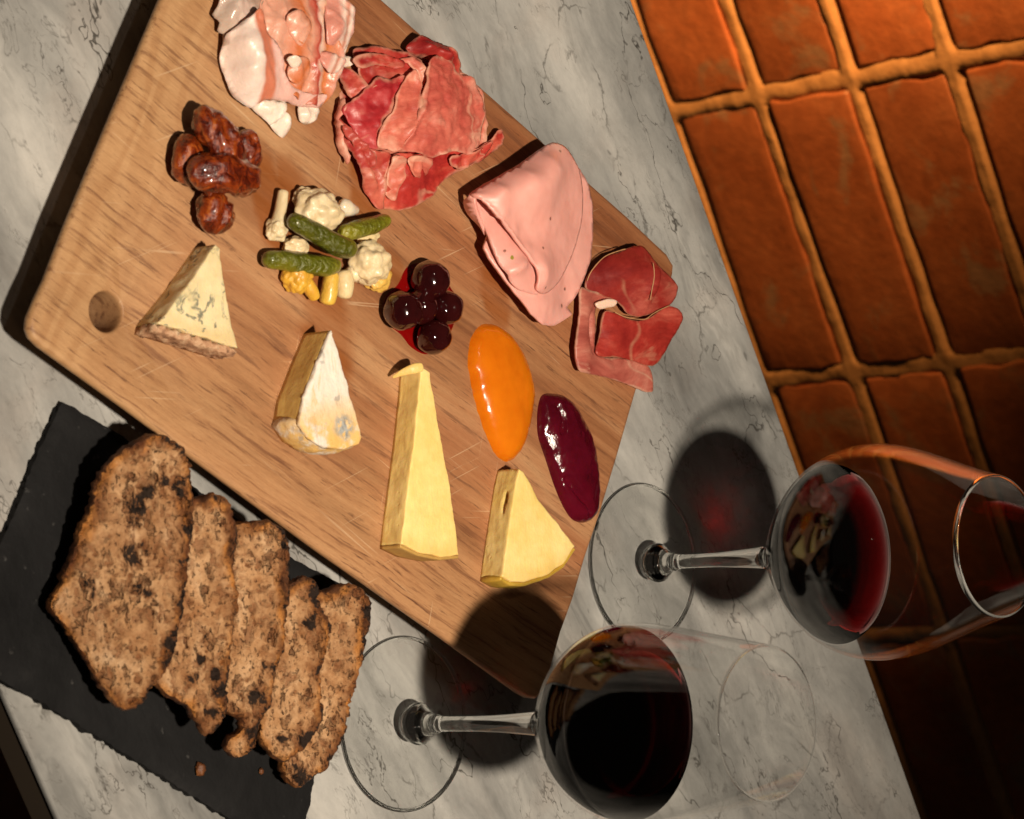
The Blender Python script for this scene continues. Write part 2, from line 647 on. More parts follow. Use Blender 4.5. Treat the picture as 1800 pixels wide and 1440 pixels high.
def m_board():
    g = G('oiled_hardwood')
    r = g.map(rot=(0, 0, -BDIR))                     # x along the grain
    w1 = g.warp(6, 0.014, 2, vec=r)
    gr = g.map(scale=(0.030, 1, 1), vec=w1)
    gr2 = g.map(scale=(0.055, 1, 1), vec=g.warp(10, 0.009, 3, vec=r))
    big = g.map(scale=(0.12, 1, 1), vec=g.warp(8, 0.06, 2, vec=r))
    a = g.noise(55, 7, 0.66, 0.3, vec=gr)
    b = g.noise(330, 6, 0.68, 0.2, vec=gr2)
    c = g.noise(900, 4, 0.65, vec=gr2)
    tone = g.noise(15, 4, 0.55, 0.3, vec=big)
    col = g.ramp(a, [(0.28, (0.150, 0.056, 0.022)), (0.42, (0.27, 0.118, 0.050)), (0.54, (0.37, 0.182, 0.083)), (0.70, (0.47, 0.270, 0.135))])
    red = g.ss(tone, 0.44, 0.60)
    col = g.mix(g.math('MULTIPLY', red, 0.72), col, g.mix(1.0, col, (0.80, 0.60, 0.55), 'MULTIPLY'))
    # pale sapwood towards the hole end and along the lower edge
    sx = g.n('SeparateXYZ', {0: g.warp(14, 0.05, 3, vec=r)})
    pale = g.math('MAXIMUM', g.ss(sx.outputs[0], -0.085, -0.150), g.math('MULTIPLY', g.ss(sx.outputs[1], -0.050, -0.100), 0.75))
    figure = g.n('TexWave', {'Vector': g.warp(16, 0.060, 3, vec=g.map(vec=r, scale=(0.9, 0.30, 1))), 'Scale': 34, 'Distortion': 5.0, 'Detail': 4, 'Detail Scale': 1.6}, wave_type='BANDS', bands_direction='X').outputs['Fac']
    palecol = g.ramp(b, [(0.3, (0.33, 0.165, 0.068)), (0.7, (0.53, 0.315, 0.155))])
    palecol = g.mix(g.math('MULTIPLY', g.ss(sx.outputs[0], -0.095, -0.150), 0.40), palecol, g.ramp(figure, [(0.2, (0.38, 0.20, 0.085)), (0.8, (0.53, 0.32, 0.155))]))
    col = g.mix(g.math('MULTIPLY', pale, 0.8), col, palecol)
    # pores and dark growth lines
    col = g.mix(g.ss(b, 0.47, 0.34, 0, 0.60), col, (0.13, 0.050, 0.024))
    pores = g.math('MULTIPLY', g.ss(c, 0.43, 0.32), g.ss(g.noise(40, 3, vec=big), 0.36, 0.58))
    col = g.mix(g.math('MULTIPLY', pores, 0.8), col, (0.085, 0.030, 0.015))
    col = g.mix(0.5, col, g.ramp(g.noise(2200, 3, 0.6, vec=g.map(scale=(0.16, 1, 1), vec=r)), [(0.3, 0.78), (0.7, 1.15)]), 'MULTIPLY')
    # knife scratches: long thin pale lines in a few directions
    scr = None
    for k, (ang, sd, msk) in enumerate(((96, 2.0, 0.55), (74, 5.5, 0.57), (20, 9.1, 0.60), (128, 12.3, 0.58))):
        v = g.map(rot=(0, 0, math.radians(ang)), loc=(sd, sd, 0), scale=(1, 1, 1))
        v = g.map(vec=v, scale=(0.020, 1, 1))
        s1 = g.ss(g.noise(700, 1.0, 0.4, vec=v), 0.715, 0.755)
        s1 = g.math('MULTIPLY', s1, g.ss(g.noise(22, 2, vec=g.map(loc=(sd, 3, 1))), msk - 0.06, msk + 0.06))
        scr = s1 if scr is None else g.math('MAXIMUM', scr, s1)
    col = g.mix(g.math('MULTIPLY', scr, 0.40), col, (0.60, 0.42, 0.26))
    # brine and oil soaked into the wood
    st = None
    wob = g.warp(35, 0.018, 3, vec=g.map(scale=(1, 1, 1)))
    for (x, y, z), rad in zip(STAINS, (20, 15, 24, 13, 15, 11, 14, 9, 12)):
        v = g.n('VectorMath', {0: wob, 1: (x * MM - BO[0], y * MM - BO[1], 0)}, operation='SUBTRACT').outputs[0]
        v = g.map(vec=v, rot=(0, 0, -BDIR), scale=(0.42, 1, 0))
        d = g.n('VectorMath', {0: v}, operation='LENGTH').outputs['Value']
        s1 = g.ss(d, rad * MM * 0.42, rad * MM * 0.8, 1, 0)
        st = s1 if st is None else g.math('MAXIMUM', st, s1)
    st = g.math('MULTIPLY', st, g.ramp(g.noise(80, 4, vec=gr), [(0.35, 0.35), (0.6, 1.0)]))
    col = g.mix(g.math('MULTIPLY', st, 0.8), col, g.mix(0.5, col, (0.42, 0.12, 0.02), 'MULTIPLY'))
    col = g.mix(g.math('MULTIPLY', st, 0.6), col, (0.25, 0.075, 0.014))
    rough = g.mix(st, g.ramp(b, [(0.3, 0.58), (0.7, 0.46)]), (0.32, 0.32, 0.32))
    h = g.math('SUBTRACT', g.math('ADD', b, g.math('MULTIPLY', c, 0.5)), g.math('MULTIPLY', scr, 0.8))
    return g.P(color=col, rough=rough, spec=0.35, normal=g.bump(h, 0.22, 0.0006))


def m_slate():
    g = G('slate')
    a = g.noise(22, 6, 0.6, 0.3)
    col = g.ramp(a, [(0.3, (0.006, 0.006, 0.0065)), (0.6, (0.012, 0.012, 0.0128)), (0.8, (0.024, 0.0235, 0.0235))])
    sp = g.ss(g.noise(160, 3), 0.66, 0.74)
    col = g.mix(g.math('MULTIPLY', sp, 0.4), col, (0.10, 0.098, 0.095))
    h = g.math('ADD', g.noise(70, 6, 0.6), g.math('MULTIPLY', a, 2.0))
    return g.P(color=col, rough=0.75, normal=g.bump(h, 0.7, 0.0014), spec=0.15)


def m_ham(name, deep, mid, light, fat=(0.80, 0.50, 0.36), vs=1.0, fatw=1.6, rough=0.46):
    g = G(name)
    st = g.map(scale=(1.0, 0.22, 1), rot=(0, 0, 0.5), vec=g.warp(22, 0.02, 2))
    a = g.noise(38, 5, 0.62, 0.7, vec=g.map(scale=(1, 0.6, 1), rot=(0, 0, 0.5)))
    col = g.ramp(a, [(0.32, deep), (0.5, mid), (0.68, light)])
    oc = g.objcolor()
    col = g.mix(1.0, col, oc, 'MULTIPLY')
    v = g.noise(120 * vs, 5, 0.6, 0.6, vec=st)
    vein = g.ss(v, 0.56, 0.66)
    vein = g.math('MULTIPLY', vein, g.ss(g.noise(26, 2), 0.40, 0.60))
    col = g.mix(g.math('MULTIPLY', vein, 0.6), col, g.mix(0.5, light, fat))
    ln = g.math('ABSOLUTE', g.math('SUBTRACT', g.noise(15, 3, 0.5, 0.3, vec=g.map(loc=(2, 1, 0), scale=(1, 0.5, 1))), 0.5))
    ln = g.math('MULTIPLY', g.ss(ln, 0.0, 0.010, 1, 0), g.ss(g.noise(26, 3), 0.42, 0.56))
    col = g.mix(g.math('MULTIPLY', ln, 0.5), col, fat)
    fib = g.noise(420, 5, 0.65, 0.4, vec=st)
    col = g.mix(0.6, col, g.ramp(fib, [(0.3, (0.72, 0.62, 0.62)), (0.5, (0.97, 0.95, 0.95)), (0.7, (1.18, 1.25, 1.22))]), 'MULTIPLY')
    ew = g.math('ADD', g.attr('edge'), g.math('MULTIPLY', g.math('SUBTRACT', g.noise(60, 4), 0.52), fatw * 7))
    col = g.mix(g.ss(ew, -fatw * 0.6, fatw, 0.6, 0), col, fat)
    h = g.math('ADD', g.math('ADD', g.noise(160, 5, 0.6), g.math('MULTIPLY', fib, 0.6)), g.math('MULTIPLY', v, 0.8))
    nb = g.bump(h, 0.35, 0.0009)
    m = g.P(color=col, rough=rough, sss=0.0, coat=0.10, coatr=0.25, normal=nb, spec=0.5)
    tr = g.n('BsdfTranslucent', {'Color': g.mix(0.5, col, light), 'Normal': nb})
    x = g.n('MixShader', {0: 0.26, 1: g.b.outputs[0], 2: tr.outputs[0]})
    g.t.links.new(x.outputs[0], g.out.inputs['Surface'])
    return m


def m_pancetta(name, stops, warp=0.10, rough=0.36):
    g = G(name)
    b = g.math('ADD', g.attr('band'), g.math('MULTIPLY', g.math('SUBTRACT', g.noise(38, 4, 0.6, 0.3), 0.5), warp * 2))
    col = g.ramp(b, stops)
    n = g.noise(150, 4, 0.6)
    col = g.mix(0.35, col, g.ramp(n, [(0.3, (0.80, 0.66, 0.60)), (0.65, (1.05, 1.02, 1.0))]), 'MULTIPLY')
    return g.P(color=col, rough=rough, sss=0.35, sr=(1.0, 0.45, 0.3), ss=0.0008, coat=0.15, coatr=0.2, normal=g.bump(g.math('ADD', g.noise(90, 5, 0.6), g.noise(420, 4)), 0.35, 0.0011))


def m_mortadella():
    g = G('mortadella_pink')
    n = g.noise(60, 4)
    col = g.ramp(n, [(0.3, (0.70, 0.315, 0.265)), (0.7, (0.80, 0.40, 0.345))])
    fv = g.map(scale=(1, 1, 0), vec=g.warp(300, 0.0022))
    d = g.vor(125, 'F1', vec=fv)
    r = g.vor(125, 'F1', vec=fv, out='Color')
    sel = g.n('SeparateColor', {0: r})
    spot = g.math('MULTIPLY', g.ss(d, 0.07, 0.14, 1, 0), g.math('GREATER_THAN', sel.outputs[0], 0.55))
    col = g.mix(g.math('MULTIPLY', spot, 0.85), col, (0.14, 0.04, 0.02))
    gr_ = g.math('MULTIPLY', g.ss(d, 0.10, 0.17, 1, 0), g.math('LESS_THAN', sel.outputs[0], 0.03))
    col = g.mix(gr_, col, (0.30, 0.24, 0.03))
    fatd = g.vor(34, 'F1', vec=g.map(scale=(1, 1, 0)))
    col = g.mix(g.ss(fatd, 0.06, 0.22, 0.35, 0), col, (0.88, 0.60, 0.50))
    return g.P(color=col, rough=0.42, sss=0.4, sr=(1.0, 0.45, 0.30), ss=0.0009, coat=0.12, coatr=0.3, normal=g.bump(g.noise(240, 3), 0.10, 0.0006))


def m_plain(name, col, rough=0.4, **kw):
    return G(name).P(color=col, rough=rough, **kw)


def m_cheese(name, c1, c2, rough=0.5, veins=False, sss=0.4, rk=0.35):
    g = G(name)
    n = g.noise(40, 4, 0.55)
    col = g.ramp(n, [(0.3, c1), (0.7, c2)])
    h = g.math('ADD', g.noise(320, 4, 0.6), g.noise(260, 4, 0.6, vec=g.map(scale=(0.06, 1, 1), rot=(0, 0, 0.9))))
    col = g.mix(0.5, col, g.ramp(g.noise(160, 5, 0.65), [(0.3, (0.90, 0.86, 0.76)), (0.7, (1.04, 1.05, 1.08))]), 'MULTIPLY')
    # deeper colour towards the rind (distance in mm written by the builder)
    rd = g.math('ADD', g.attr('rind_distance'), g.math('MULTIPLY', g.math('SUBTRACT', g.noise(70, 4), 0.5), 6.0))
    col = g.mix(g.ss(rd, 0.5, 9.0, rk, 0), col, g.mix(1.0, col, (0.80, 0.62, 0.38), 'MULTIPLY'))
    if veins:
        v = g.math('ABSOLUTE', g.math('SUBTRACT', g.noise(48, 5, 0.6, 0.5, vec=g.map(loc=(0.31, 0.2, 0))), 0.5))
        v = g.math('MULTIPLY', g.ss(v, 0.0, 0.020, 1, 0), g.ss(g.noise(55, 3, vec=g.map(loc=(1, 2, 0))), 0.46, 0.60))
        b = g.math('MULTIPLY', g.ss(g.vor(95, 'F1', vec=g.warp(150, 0.006)), 0.16, 0.30, 1, 0), g.ss(g.noise(60, 3, vec=g.map(loc=(4, 1, 0))), 0.54, 0.62))
        m = g.math('MAXIMUM', v, b)
        col = g.mix(g.math('MULTIPLY', m, 0.85), col, (0.10, 0.12, 0.105))
        halo = g.ss(g.noise(48, 3, vec=g.map(loc=(0.31, 0.2, 0))), 0.47, 0.53)
        h = g.math('SUBTRACT', h, g.math('MULTIPLY', m, 0.8))
    else:
        pits = g.math('MULTIPLY', g.ss(g.vor(170, 'F1', vec=g.warp(60, 0.01)), 0.05, 0.13, 1, 0), g.ss(g.noise(45, 2), 0.55, 0.65))
        col = g.mix(g.math('MULTIPLY', pits, 0.4), col, c1)
        h = g.math('SUBTRACT', h, pits)
    return g.P(color=col, rough=rough, sss=sss, sr=(1.0, 0.65, 0.25), ss=0.0014, normal=g.bump(h, 0.35, 0.0009), spec=0.4)


def m_bloomy():
    g = G('bloomy_rind')
    a = g.noise(95, 6, 0.66, 0.6, vec=g.map(rot=(0, 0, 0.35), scale=(0.45, 1.5, 1)))
    col = g.ramp(a, [(0.30, (0.44, 0.36, 0.30)), (0.44, (0.74, 0.67, 0.58)), (0.58, (0.80, 0.74, 0.66)), (0.70, (0.66, 0.45, 0.20)), (0.82, (0.60, 0.36, 0.12))])
    y = g.n('SeparateXYZ', {0: g.obj}).outputs[0]
    yel = g.math('MULTIPLY', g.ss(y, -0.012, 0.014), g.ss(g.noise(90, 5, 0.65, vec=g.map(loc=(1, 0, 0))), 0.38, 0.54))
    col = g.mix(g.math('MULTIPLY', yel, 0.9), col, (0.74, 0.44, 0.10))
    gm = g.ss(g.noise(110, 3, vec=g.map(loc=(5, 5, 0))), 0.62, 0.70)
    col = g.mix(g.math('MULTIPLY', gm, 0.6), col, (0.32, 0.29, 0.27))
    d = g.dist_to(BRIE_SPOT, vec=g.warp(160, 0.006))
    col = g.mix(g.math('MULTIPLY', g.ss(d, 0.0025, 0.0075, 0.95, 0), g.ss(g.noise(220, 4), 0.36, 0.5)), col, g.ramp(g.noise(300, 3), [(0.35, (0.16, 0.18, 0.19)), (0.6, (0.38, 0.40, 0.40))]))
    return g.P(color=col, rough=0.8, sss=0.1, sr=(1, 0.7, 0.4), ss=0.0006, normal=g.bump(g.math('ADD', a, g.noise(350, 4)), 0.5, 0.0012))


def m_bluerind():
    g = G('natural_rind')
    a = g.noise(160, 5, 0.65)
    col = g.ramp(a, [(0.32, (0.16, 0.075, 0.04)), (0.48, (0.46, 0.25, 0.14)), (0.62, (0.62, 0.42, 0.26)), (0.75, (0.76, 0.66, 0.50))])
    return g.P(color=col, rough=0.75, normal=g.bump(a, 0.9, 0.0015))


def m_spread(name, c1, c2, rough=0.12, fine=0.12, sss=0.5, scale=60, bscale=90, bstr=0.12):
    g = G(name)
    col = g.ramp(g.noise(scale, 4, 0.6), [(0.3, c1), (0.7, c2)])
    return g.P(color=col, rough=rough, sss=sss, sr=(1.0, 0.3, 0.1), ss=0.0015, coat=0.6, coatr=0.05, normal=g.bump(g.noise(bscale, 4), bstr, 0.001))


def m_crumb():
    g = G('toasted_crumb')
    wv = g.warp(60, 0.010, 4)
    n = g.noise(70, 6, 0.62, 0.3, vec=g.map(scale=(0.7, 1.1, 1), vec=wv))
    col = g.ramp(n, [(0.34, (0.33, 0.150, 0.060)), (0.45, (0.47, 0.255, 0.120)), (0.56, (0.58, 0.345, 0.180)), (0.68, (0.68, 0.45, 0.265))])
    oc = g.objcolor()
    p1 = g.ss(g.noise(170, 4, 0.55, 0.3, vec=g.map(scale=(0.6, 1.1, 1))), 0.425, 0.365)
    p1 = g.math('MULTIPLY', p1, g.ss(g.noise(48, 4), 0.40, 0.54))
    p2 = g.ss(g.noise(520, 4, 0.55, vec=g.map(scale=(0.7, 1.0, 1))), 0.42, 0.31)
    pit = g.attr('pit')
    col = g.mix(0.5, col, g.ramp(g.noise(160, 5, 0.6), [(0.3, (0.66, 0.58, 0.50)), (0.5, (1, 1, 1)), (0.7, (1.22, 1.25, 1.28))]), 'MULTIPLY')
    col = g.mix(g.math('MULTIPLY', p1, 0.7), col, (0.14, 0.055, 0.022))
    col = g.mix(g.math('MULTIPLY', p2, 0.35), col, (0.18, 0.08, 0.035))
    col = g.mix(g.math('MULTIPLY', pit, 0.6), col, (0.16, 0.062, 0.025))  # shade of the hollows painted in as a darker brown
    # grilled patches: brown, and a thin dark rim
    br = g.ss(g.math('ADD', g.noise(26, 5, 0.62, 0.4, vec=g.map(loc=(6, 2, 0))), g.math('MULTIPLY', g.math('SUBTRACT', oc, 0.5), 0.10)), 0.52, 0.66)
    col = g.mix(g.math('MULTIPLY', br, 0.42), col, g.mix(n, (0.11, 0.036, 0.012), (0.36, 0.145, 0.045)))
    e = g.math('ADD', g.attr('edge'), g.math('MULTIPLY', g.math('SUBTRACT', g.noise(34, 6, 0.62), 0.48), 20.0))
    col = g.mix(g.ss(e, 0.5, 5.5, 0.9, 0), col, g.mix(g.ss(n, 0.4, 0.6), (0.12, 0.034, 0.008), (0.48, 0.185, 0.035)))
    col = g.mix(g.ss(e, -1.2, 1.2, 0.9, 0), col, (0.045, 0.014, 0.006))
    # char: patches written by the builder, broken up here
    chv = g.math('ADD', g.math('MULTIPLY', g.attr('char'), 0.95), g.math('MULTIPLY', g.math('SUBTRACT', g.noise(150, 6, 0.70, 0.6, vec=g.map(scale=(0.7, 1.0, 1))), 0.5), 3.4))
    col = g.mix(g.ss(chv, 0.30, 0.75, 0, 0.75), col, (0.17, 0.062, 0.020))
    col = g.mix(g.ss(chv, 0.68, 0.86, 0, 0.95), col, (0.014, 0.009, 0.007))
    h = g.math('SUBTRACT', g.math('ADD', g.math('MULTIPLY', g.noise(420, 6, 0.65), 0.7), n), g.math('ADD', p1, g.math('MULTIPLY', p2, 0.5)))
    return g.P(color=col, rough=0.78, spec=0.25, normal=g.bump(h, 1.0, 0.0030))


def m_crust():
    g = G('baked_crust')
    n = g.noise(90, 5, 0.65)
    col = g.ramp(n, [(0.30, (0.022, 0.008, 0.004)), (0.48, (0.13, 0.042, 0.012)), (0.66, (0.34, 0.13, 0.03)), (0.8, (0.46, 0.22, 0.07))])
    return g.P(color=col, rough=0.55, normal=g.bump(g.noise(260, 5), 0.8, 0.0015))


def m_glaze():
    g = G('caramel_glaze')
    n = g.noise(150, 6, 0.68, 0.9)
    col = g.ramp(n, [(0.32, (0.020, 0.003, 0.002)), (0.45, (0.095, 0.010, 0.0025)), (0.57, (0.24, 0.036, 0.005)), (0.74, (0.48, 0.14, 0.018))])
    h = g.math('ADD', g.noise(260, 5, 0.65), g.math('MULTIPLY', g.vor(190, 'SMOOTH_F1'), 0.8))
    return g.P(color=col, rough=0.24, coat=0.8, coatr=0.06, sss=0.0, sr=(1, 0.25, 0.08), ss=0.0005, normal=g.bump(h, 0.75, 0.0016))


def m_gherkin():
    g = G('gherkin_skin')
    sx = g.noise(40, 4)
    col = g.ramp(sx, [(0.30, (0.040, 0.044, 0.004)), (0.5, (0.100, 0.100, 0.007)), (0.70, (0.20, 0.175, 0.012))])
    col = g.mix(1.0, col, g.objcolor(), 'MULTIPLY')
    sp = g.ss(g.vor(420, 'F1'), 0.12, 0.28, 1, 0)
    col = g.mix(g.math('MULTIPLY', sp, 0.30), col, (0.30, 0.30, 0.07))
    return g.P(color=col, rough=0.25, coat=0.5, coatr=0.1, sss=0.15, sr=(0.6, 1, 0.2), ss=0.0008, normal=g.bump(g.math('ADD', g.vor(330, 'SMOOTH_F1'), g.noise(500, 4)), 0.9, 0.0016))


def m_cauli():
    g = G('pickled_cauliflower')
    n = g.noise(120, 5, 0.6)
    col = g.ramp(n, [(0.3, (0.60, 0.47, 0.28)), (0.7, (0.80, 0.71, 0.52))])
    col = g.mix(1.0, col, g.objcolor(), 'MULTIPLY')
    return g.P(color=col, rough=0.42, sss=0.35, sr=(1, 0.8, 0.4), ss=0.0012, coat=0.25, coatr=0.2, normal=g.bump(g.noise(520, 5, 0.65), 0.45, 0.0011))


def m_glass(name='clear_thin_glass', base=0.032, top=0.75, power=5.0):
    g = G(name)
    t = g.n('BsdfTransparent', {'Color': (0.993, 0.995, 0.993)})
    r = g.n('BsdfGlossy', {'Color': (1, 1, 1), 'Roughness': 0.012})
    f = g.n('LayerWeight', {'Blend': 0.5}).outputs['Facing']
    f = g.math('ADD', g.math('MULTIPLY', g.math('POWER', f, power), top), base)
    x = g.n('MixShader', {0: f, 1: t.outputs[0], 2: r.outputs[0]})
    g.t.links.new(x.outputs[0], g.out.inputs['Surface'])
    return g.m


def m_solidglass():
    g = G('clear_solid_glass')
    r = g.n('BsdfGlass', {'Color': (0.985, 0.99, 0.985), 'Roughness': 0.0, 'IOR': 1.5})
    g.t.links.new(r.outputs[0], g.out.inputs['Surface'])
    return g.m


def m_wine():
    g = G('red_wine')
    # against the glass wall the wine hardly reflects; its free surface does
    side = g.n('BsdfRefraction', {'Color': (1, 1, 1), 'Roughness': 0.0, 'IOR': 1.345})
    top = g.n('BsdfGlass', {'Color': (1, 1, 1), 'Roughness': 0.0, 'IOR': 1.345})
    nz_ = g.n('SeparateXYZ', {0: g.n('NewGeometry').outputs['True Normal']}).outputs[2]
    up = g.math('GREATER_THAN', g.math('ABSOLUTE', nz_), 0.9)
    hi = g.math('GREATER_THAN', g.n('SeparateXYZ', {0: g.obj}).outputs[2], 0.030)
    r = g.n('MixShader', {0: g.math('MULTIPLY', up, hi), 1: side.outputs[0], 2: top.outputs[0]})
    v = g.n('VolumeAbsorption', {'Color': (0.80, 0.02, 0.06), 'Density': 700.0})
    g.t.links.new(r.outputs[0], g.out.inputs['Surface'])
    g.t.links.new(v.outputs[0], g.out.inputs['Volume'])
    return g.m


def m_brick():
    g = G('fired_brick')
    n = g.noise(22, 6, 0.62, 0.4)
    col = g.ramp(n, [(0.3, (0.33, 0.100, 0.036)), (0.55, (0.43, 0.145, 0.055)), (0.75, (0.50, 0.185, 0.075))])
    rv = g.rand()
    col = g.mix(0.8, col, g.ramp(rv, [(0.0, (0.66, 0.62, 0.60)), (0.5, (0.97, 0.94, 0.92)), (1.0, (1.2, 1.14, 1.08))]), 'MULTIPLY')
    sm = g.ss(g.noise(18, 6, 0.65, 0.6, vec=g.n('VectorMath', {0: g.obj, 1: g.n('ObjectInfo').outputs['Location']}, operation='ADD').outputs[0]), 0.53, 0.66)
    col = g.mix(g.math('MULTIPLY', sm, 0.6), col, (0.30, 0.22, 0.14))
    col = g.mix(0.5, col, g.ramp(g.noise(130, 5, 0.65), [(0.3, 0.7), (0.7, 1.2)]), 'MULTIPLY')
    return g.P(color=col, rough=0.48, normal=g.bump(g.noise(90, 6, 0.6), 0.45, 0.002), spec=0.4)


def m_mortar():
    g = G('lime_mortar')
    n = g.noise(120, 6, 0.65)
    col = g.ramp(n, [(0.3, (0.40, 0.205, 0.078)), (0.7, (0.56, 0.31, 0.13))])
    return g.P(color=col, rough=0.9, normal=g.bump(g.noise(160, 5, 0.6), 0.4, 0.002))


# ------------------------------------------------------------------ setting: table, wall, floor
STAINS = [(-61.5,-144,28),(-98.1,-166,28),(-43.8,-141.2,28),(-101.6,-153.8,28),(-104.6,-110.5,28),(-60.9,-97,28),(-103.1,-168.6,28),(-110.6,25.9,28),(-53.2,-33.4,28)]
BO = (-0.0570, -0.1020, 0.0)     # board origin in metres
BRIE_SPOT = (0.0, 0.0, 0.0)      # set below
MAR = m_marble()


def tablep(s, g, z):
    return (E0[0] + TX * s + NX * g, E0[1] + TY * s + NY * g, z)


table = thing('marble_table', 'small table with a grey veined white marble top carrying the board and glasses', 'table', (0, 0, -740))


def slab(name, s0, s1, g0, g1, z0, z1, bev, mat, parent):
    import bmesh
    V = [tablep(s, g, z) for z in (z0, z1) for s, g in ((s0, g0), (s1, g0), (s1, g1), (s0, g1))]
    F = [(3, 2, 1, 0), (4, 5, 6, 7), (0, 1, 5, 4), (1, 2, 6, 5), (2, 3, 7, 6), (3, 0, 4, 7)]
    o = mk(name, V, F, mat, parent, False)
    m = o.modifiers.new('edge', 'BEVEL')
    m.width = bev * MM
    m.segments = 3
    m.limit_method = 'ANGLE'
    return o


slab('top', -520, 820, -507, 0, -4, 0, 1.4, MAR, table)
slab('edge_band', -519, 819, -506, -1, -20, -4.2, 0.6, m_plain('dark_bronze_edge', (0.06, 0.045, 0.032), 0.5), table)
darkmetal = m_plain('black_iron', (0.02, 0.02, 0.02), 0.5)
slab('pedestal', 110, 190, -290, -210, -730, -20.5, 4, darkmetal, table)
slab('foot_plate', -60, 360, -440, -60, -739, -730.5, 3, darkmetal, table)

gf = G('dark_floor')
gf.P(color=gf.ramp(gf.noise(6, 5), [(0.3, (0.012, 0.010, 0.009)), (0.7, (0.022, 0.018, 0.015))]), rough=0.6)
fl = mk('floor', [(-2600, -2600, -740), (2600, -2600, -740), (2600, 2600, -740), (-2600, 2600, -740)], [(0, 1, 2, 3)], gf.m, None, False, None, (0, 0, -740))
tag(fl, kind='structure')

# brick wall 600 mm behind the table, stack bond: joints line up
GAP = 600.0
PZ, PS = 87.4, 228.4
wall = thing('brick_wall', 'warm lit terracotta brick wall with thick mortar joints behind the table', 'wall', tuple(v / MM for v in wallp(333, GAP, -740)))
MB, MMO = m_brick(), m_mortar()


def brick_mesh(seed, L=215.0, H=71.0, D=40):
    """one brick: rounded, slightly uneven block, local x along the wall, y out of it (towards the table), z up"""
    import bmesh
    bm = bmesh.new()
    bmesh.ops.create_cube(bm, size=1.0)
    for v in bm.verts:
        v.co = Vector((v.co.x * L, v.co.y * D, v.co.z * H))
    bmesh.ops.bevel(bm, geom=list(bm.edges), offset=2.2, segments=2, affect='EDGES', profile=0.6)
    bmesh.ops.subdivide_edges(bm, edges=[e for e in bm.edges if e.calc_length() > 30], cuts=7, use_grid_fill=True)
    for v in bm.verts:
        p = v.co
        edge = max(abs(p.x) / (L / 2), abs(p.z) / (H / 2))
        k = 1.0 + 1.4 * max(0, edge - 0.9) / 0.1
        p.x += 1.5 * k * nz(p.x, p.y, p.z + seed * 31, 0.06)
        p.z += 1.4 * k * nz(p.x + 40, p.y, p.z + seed * 31, 0.05)
        p.y += 1.0 * nz(p.x, p.y + 40, p.z + seed * 31, 0.03) + 0.3 * nz(p.x, 0, p.z + seed * 17, 0.2)
    me = bpy.data.meshes.new('brick')
    for v in bm.verts:
        v.co *= MM
    bm.to_mesh(me)
    bm.free()
    me.polygons.foreach_set('use_smooth', [True] * len(me.polygons))
    me.materials.append(MB)
    return me


BM = [brick_mesh(k) for k in range(6)]
wrot = math.atan2(TY, TX)
ZB0 = -423.0                           # underside of one course
WL = Vector(wall.location)
for ci in range(-3, 9):
    for bi in range(-3, 4):
        s = 219.0 + PS * bi + PS / 2 + rnd.uniform(-2.5, 2.5)
        z = ZB0 + PZ * ci + PZ * 0.5 - 9.0 + rnd.uniform(-1, 1)
        o = link_obj('brick', BM[rnd.randrange(6)], wall)
        o.location = Vector(wallp(s, GAP + 20 - rnd.uniform(-1.5, 2.0), z)) - WL
        o.rotation_euler = (rnd.uniform(-.012, .012), rnd.uniform(-.008, .008), wrot + (math.pi if rnd.random() < .5 else 0) + rnd.uniform(-.008, .008))


def mortar_bed():
    """mortar surface: flush at the bottom of each bed joint, raked back under the course above"""
    ss_ = np.arange(-450, 1120, 5.0)
    zs = np.arange(-690, 362, 2.6)
    V = []
    for z in zs:
        for s in ss_:
            u = ((z - ZB0) % PZ)          # 0 = underside of a course
            below = PZ - u                # distance below the next underside
            # joint occupies the 14 mm under every course underside
            rec = 9.0
            if below < 18:
                t = below / 18.0
                rec = 11.0 - 11.0 * min(1, max(0, (t - 0.22) / 0.20)) + 1.2 * min(1, max(0, (t - 0.42) / 0.58))
            hs = ((s - 219.0 + PS / 2) % PS) - PS / 2
            hj = max(0.0, 1 - max(0, abs(hs + 1.5 * nz(s, z, 4, .05)) - 7.5) / 3.0)
            rec = rec * (1 - hj) + min(rec, 0.3) * hj
            rec += 1.3 * fbm(s, z, 3.3, 0.04, 4) + 0.4 * fbm(s, z, 9, 0.25, 3)
            V.append(tuple(v / MM for v in wallp(s, GAP + max(rec, -1.5), z)))
    n = len(ss_)
    F = [(j * n + i, j * n + i + 1, (j + 1) * n + i + 1, (j + 1) * n + i) for j in range(len(zs) - 1) for i in range(n - 1)]
    return mk('mortar', V, F, MMO, wall)


mortar_bed()
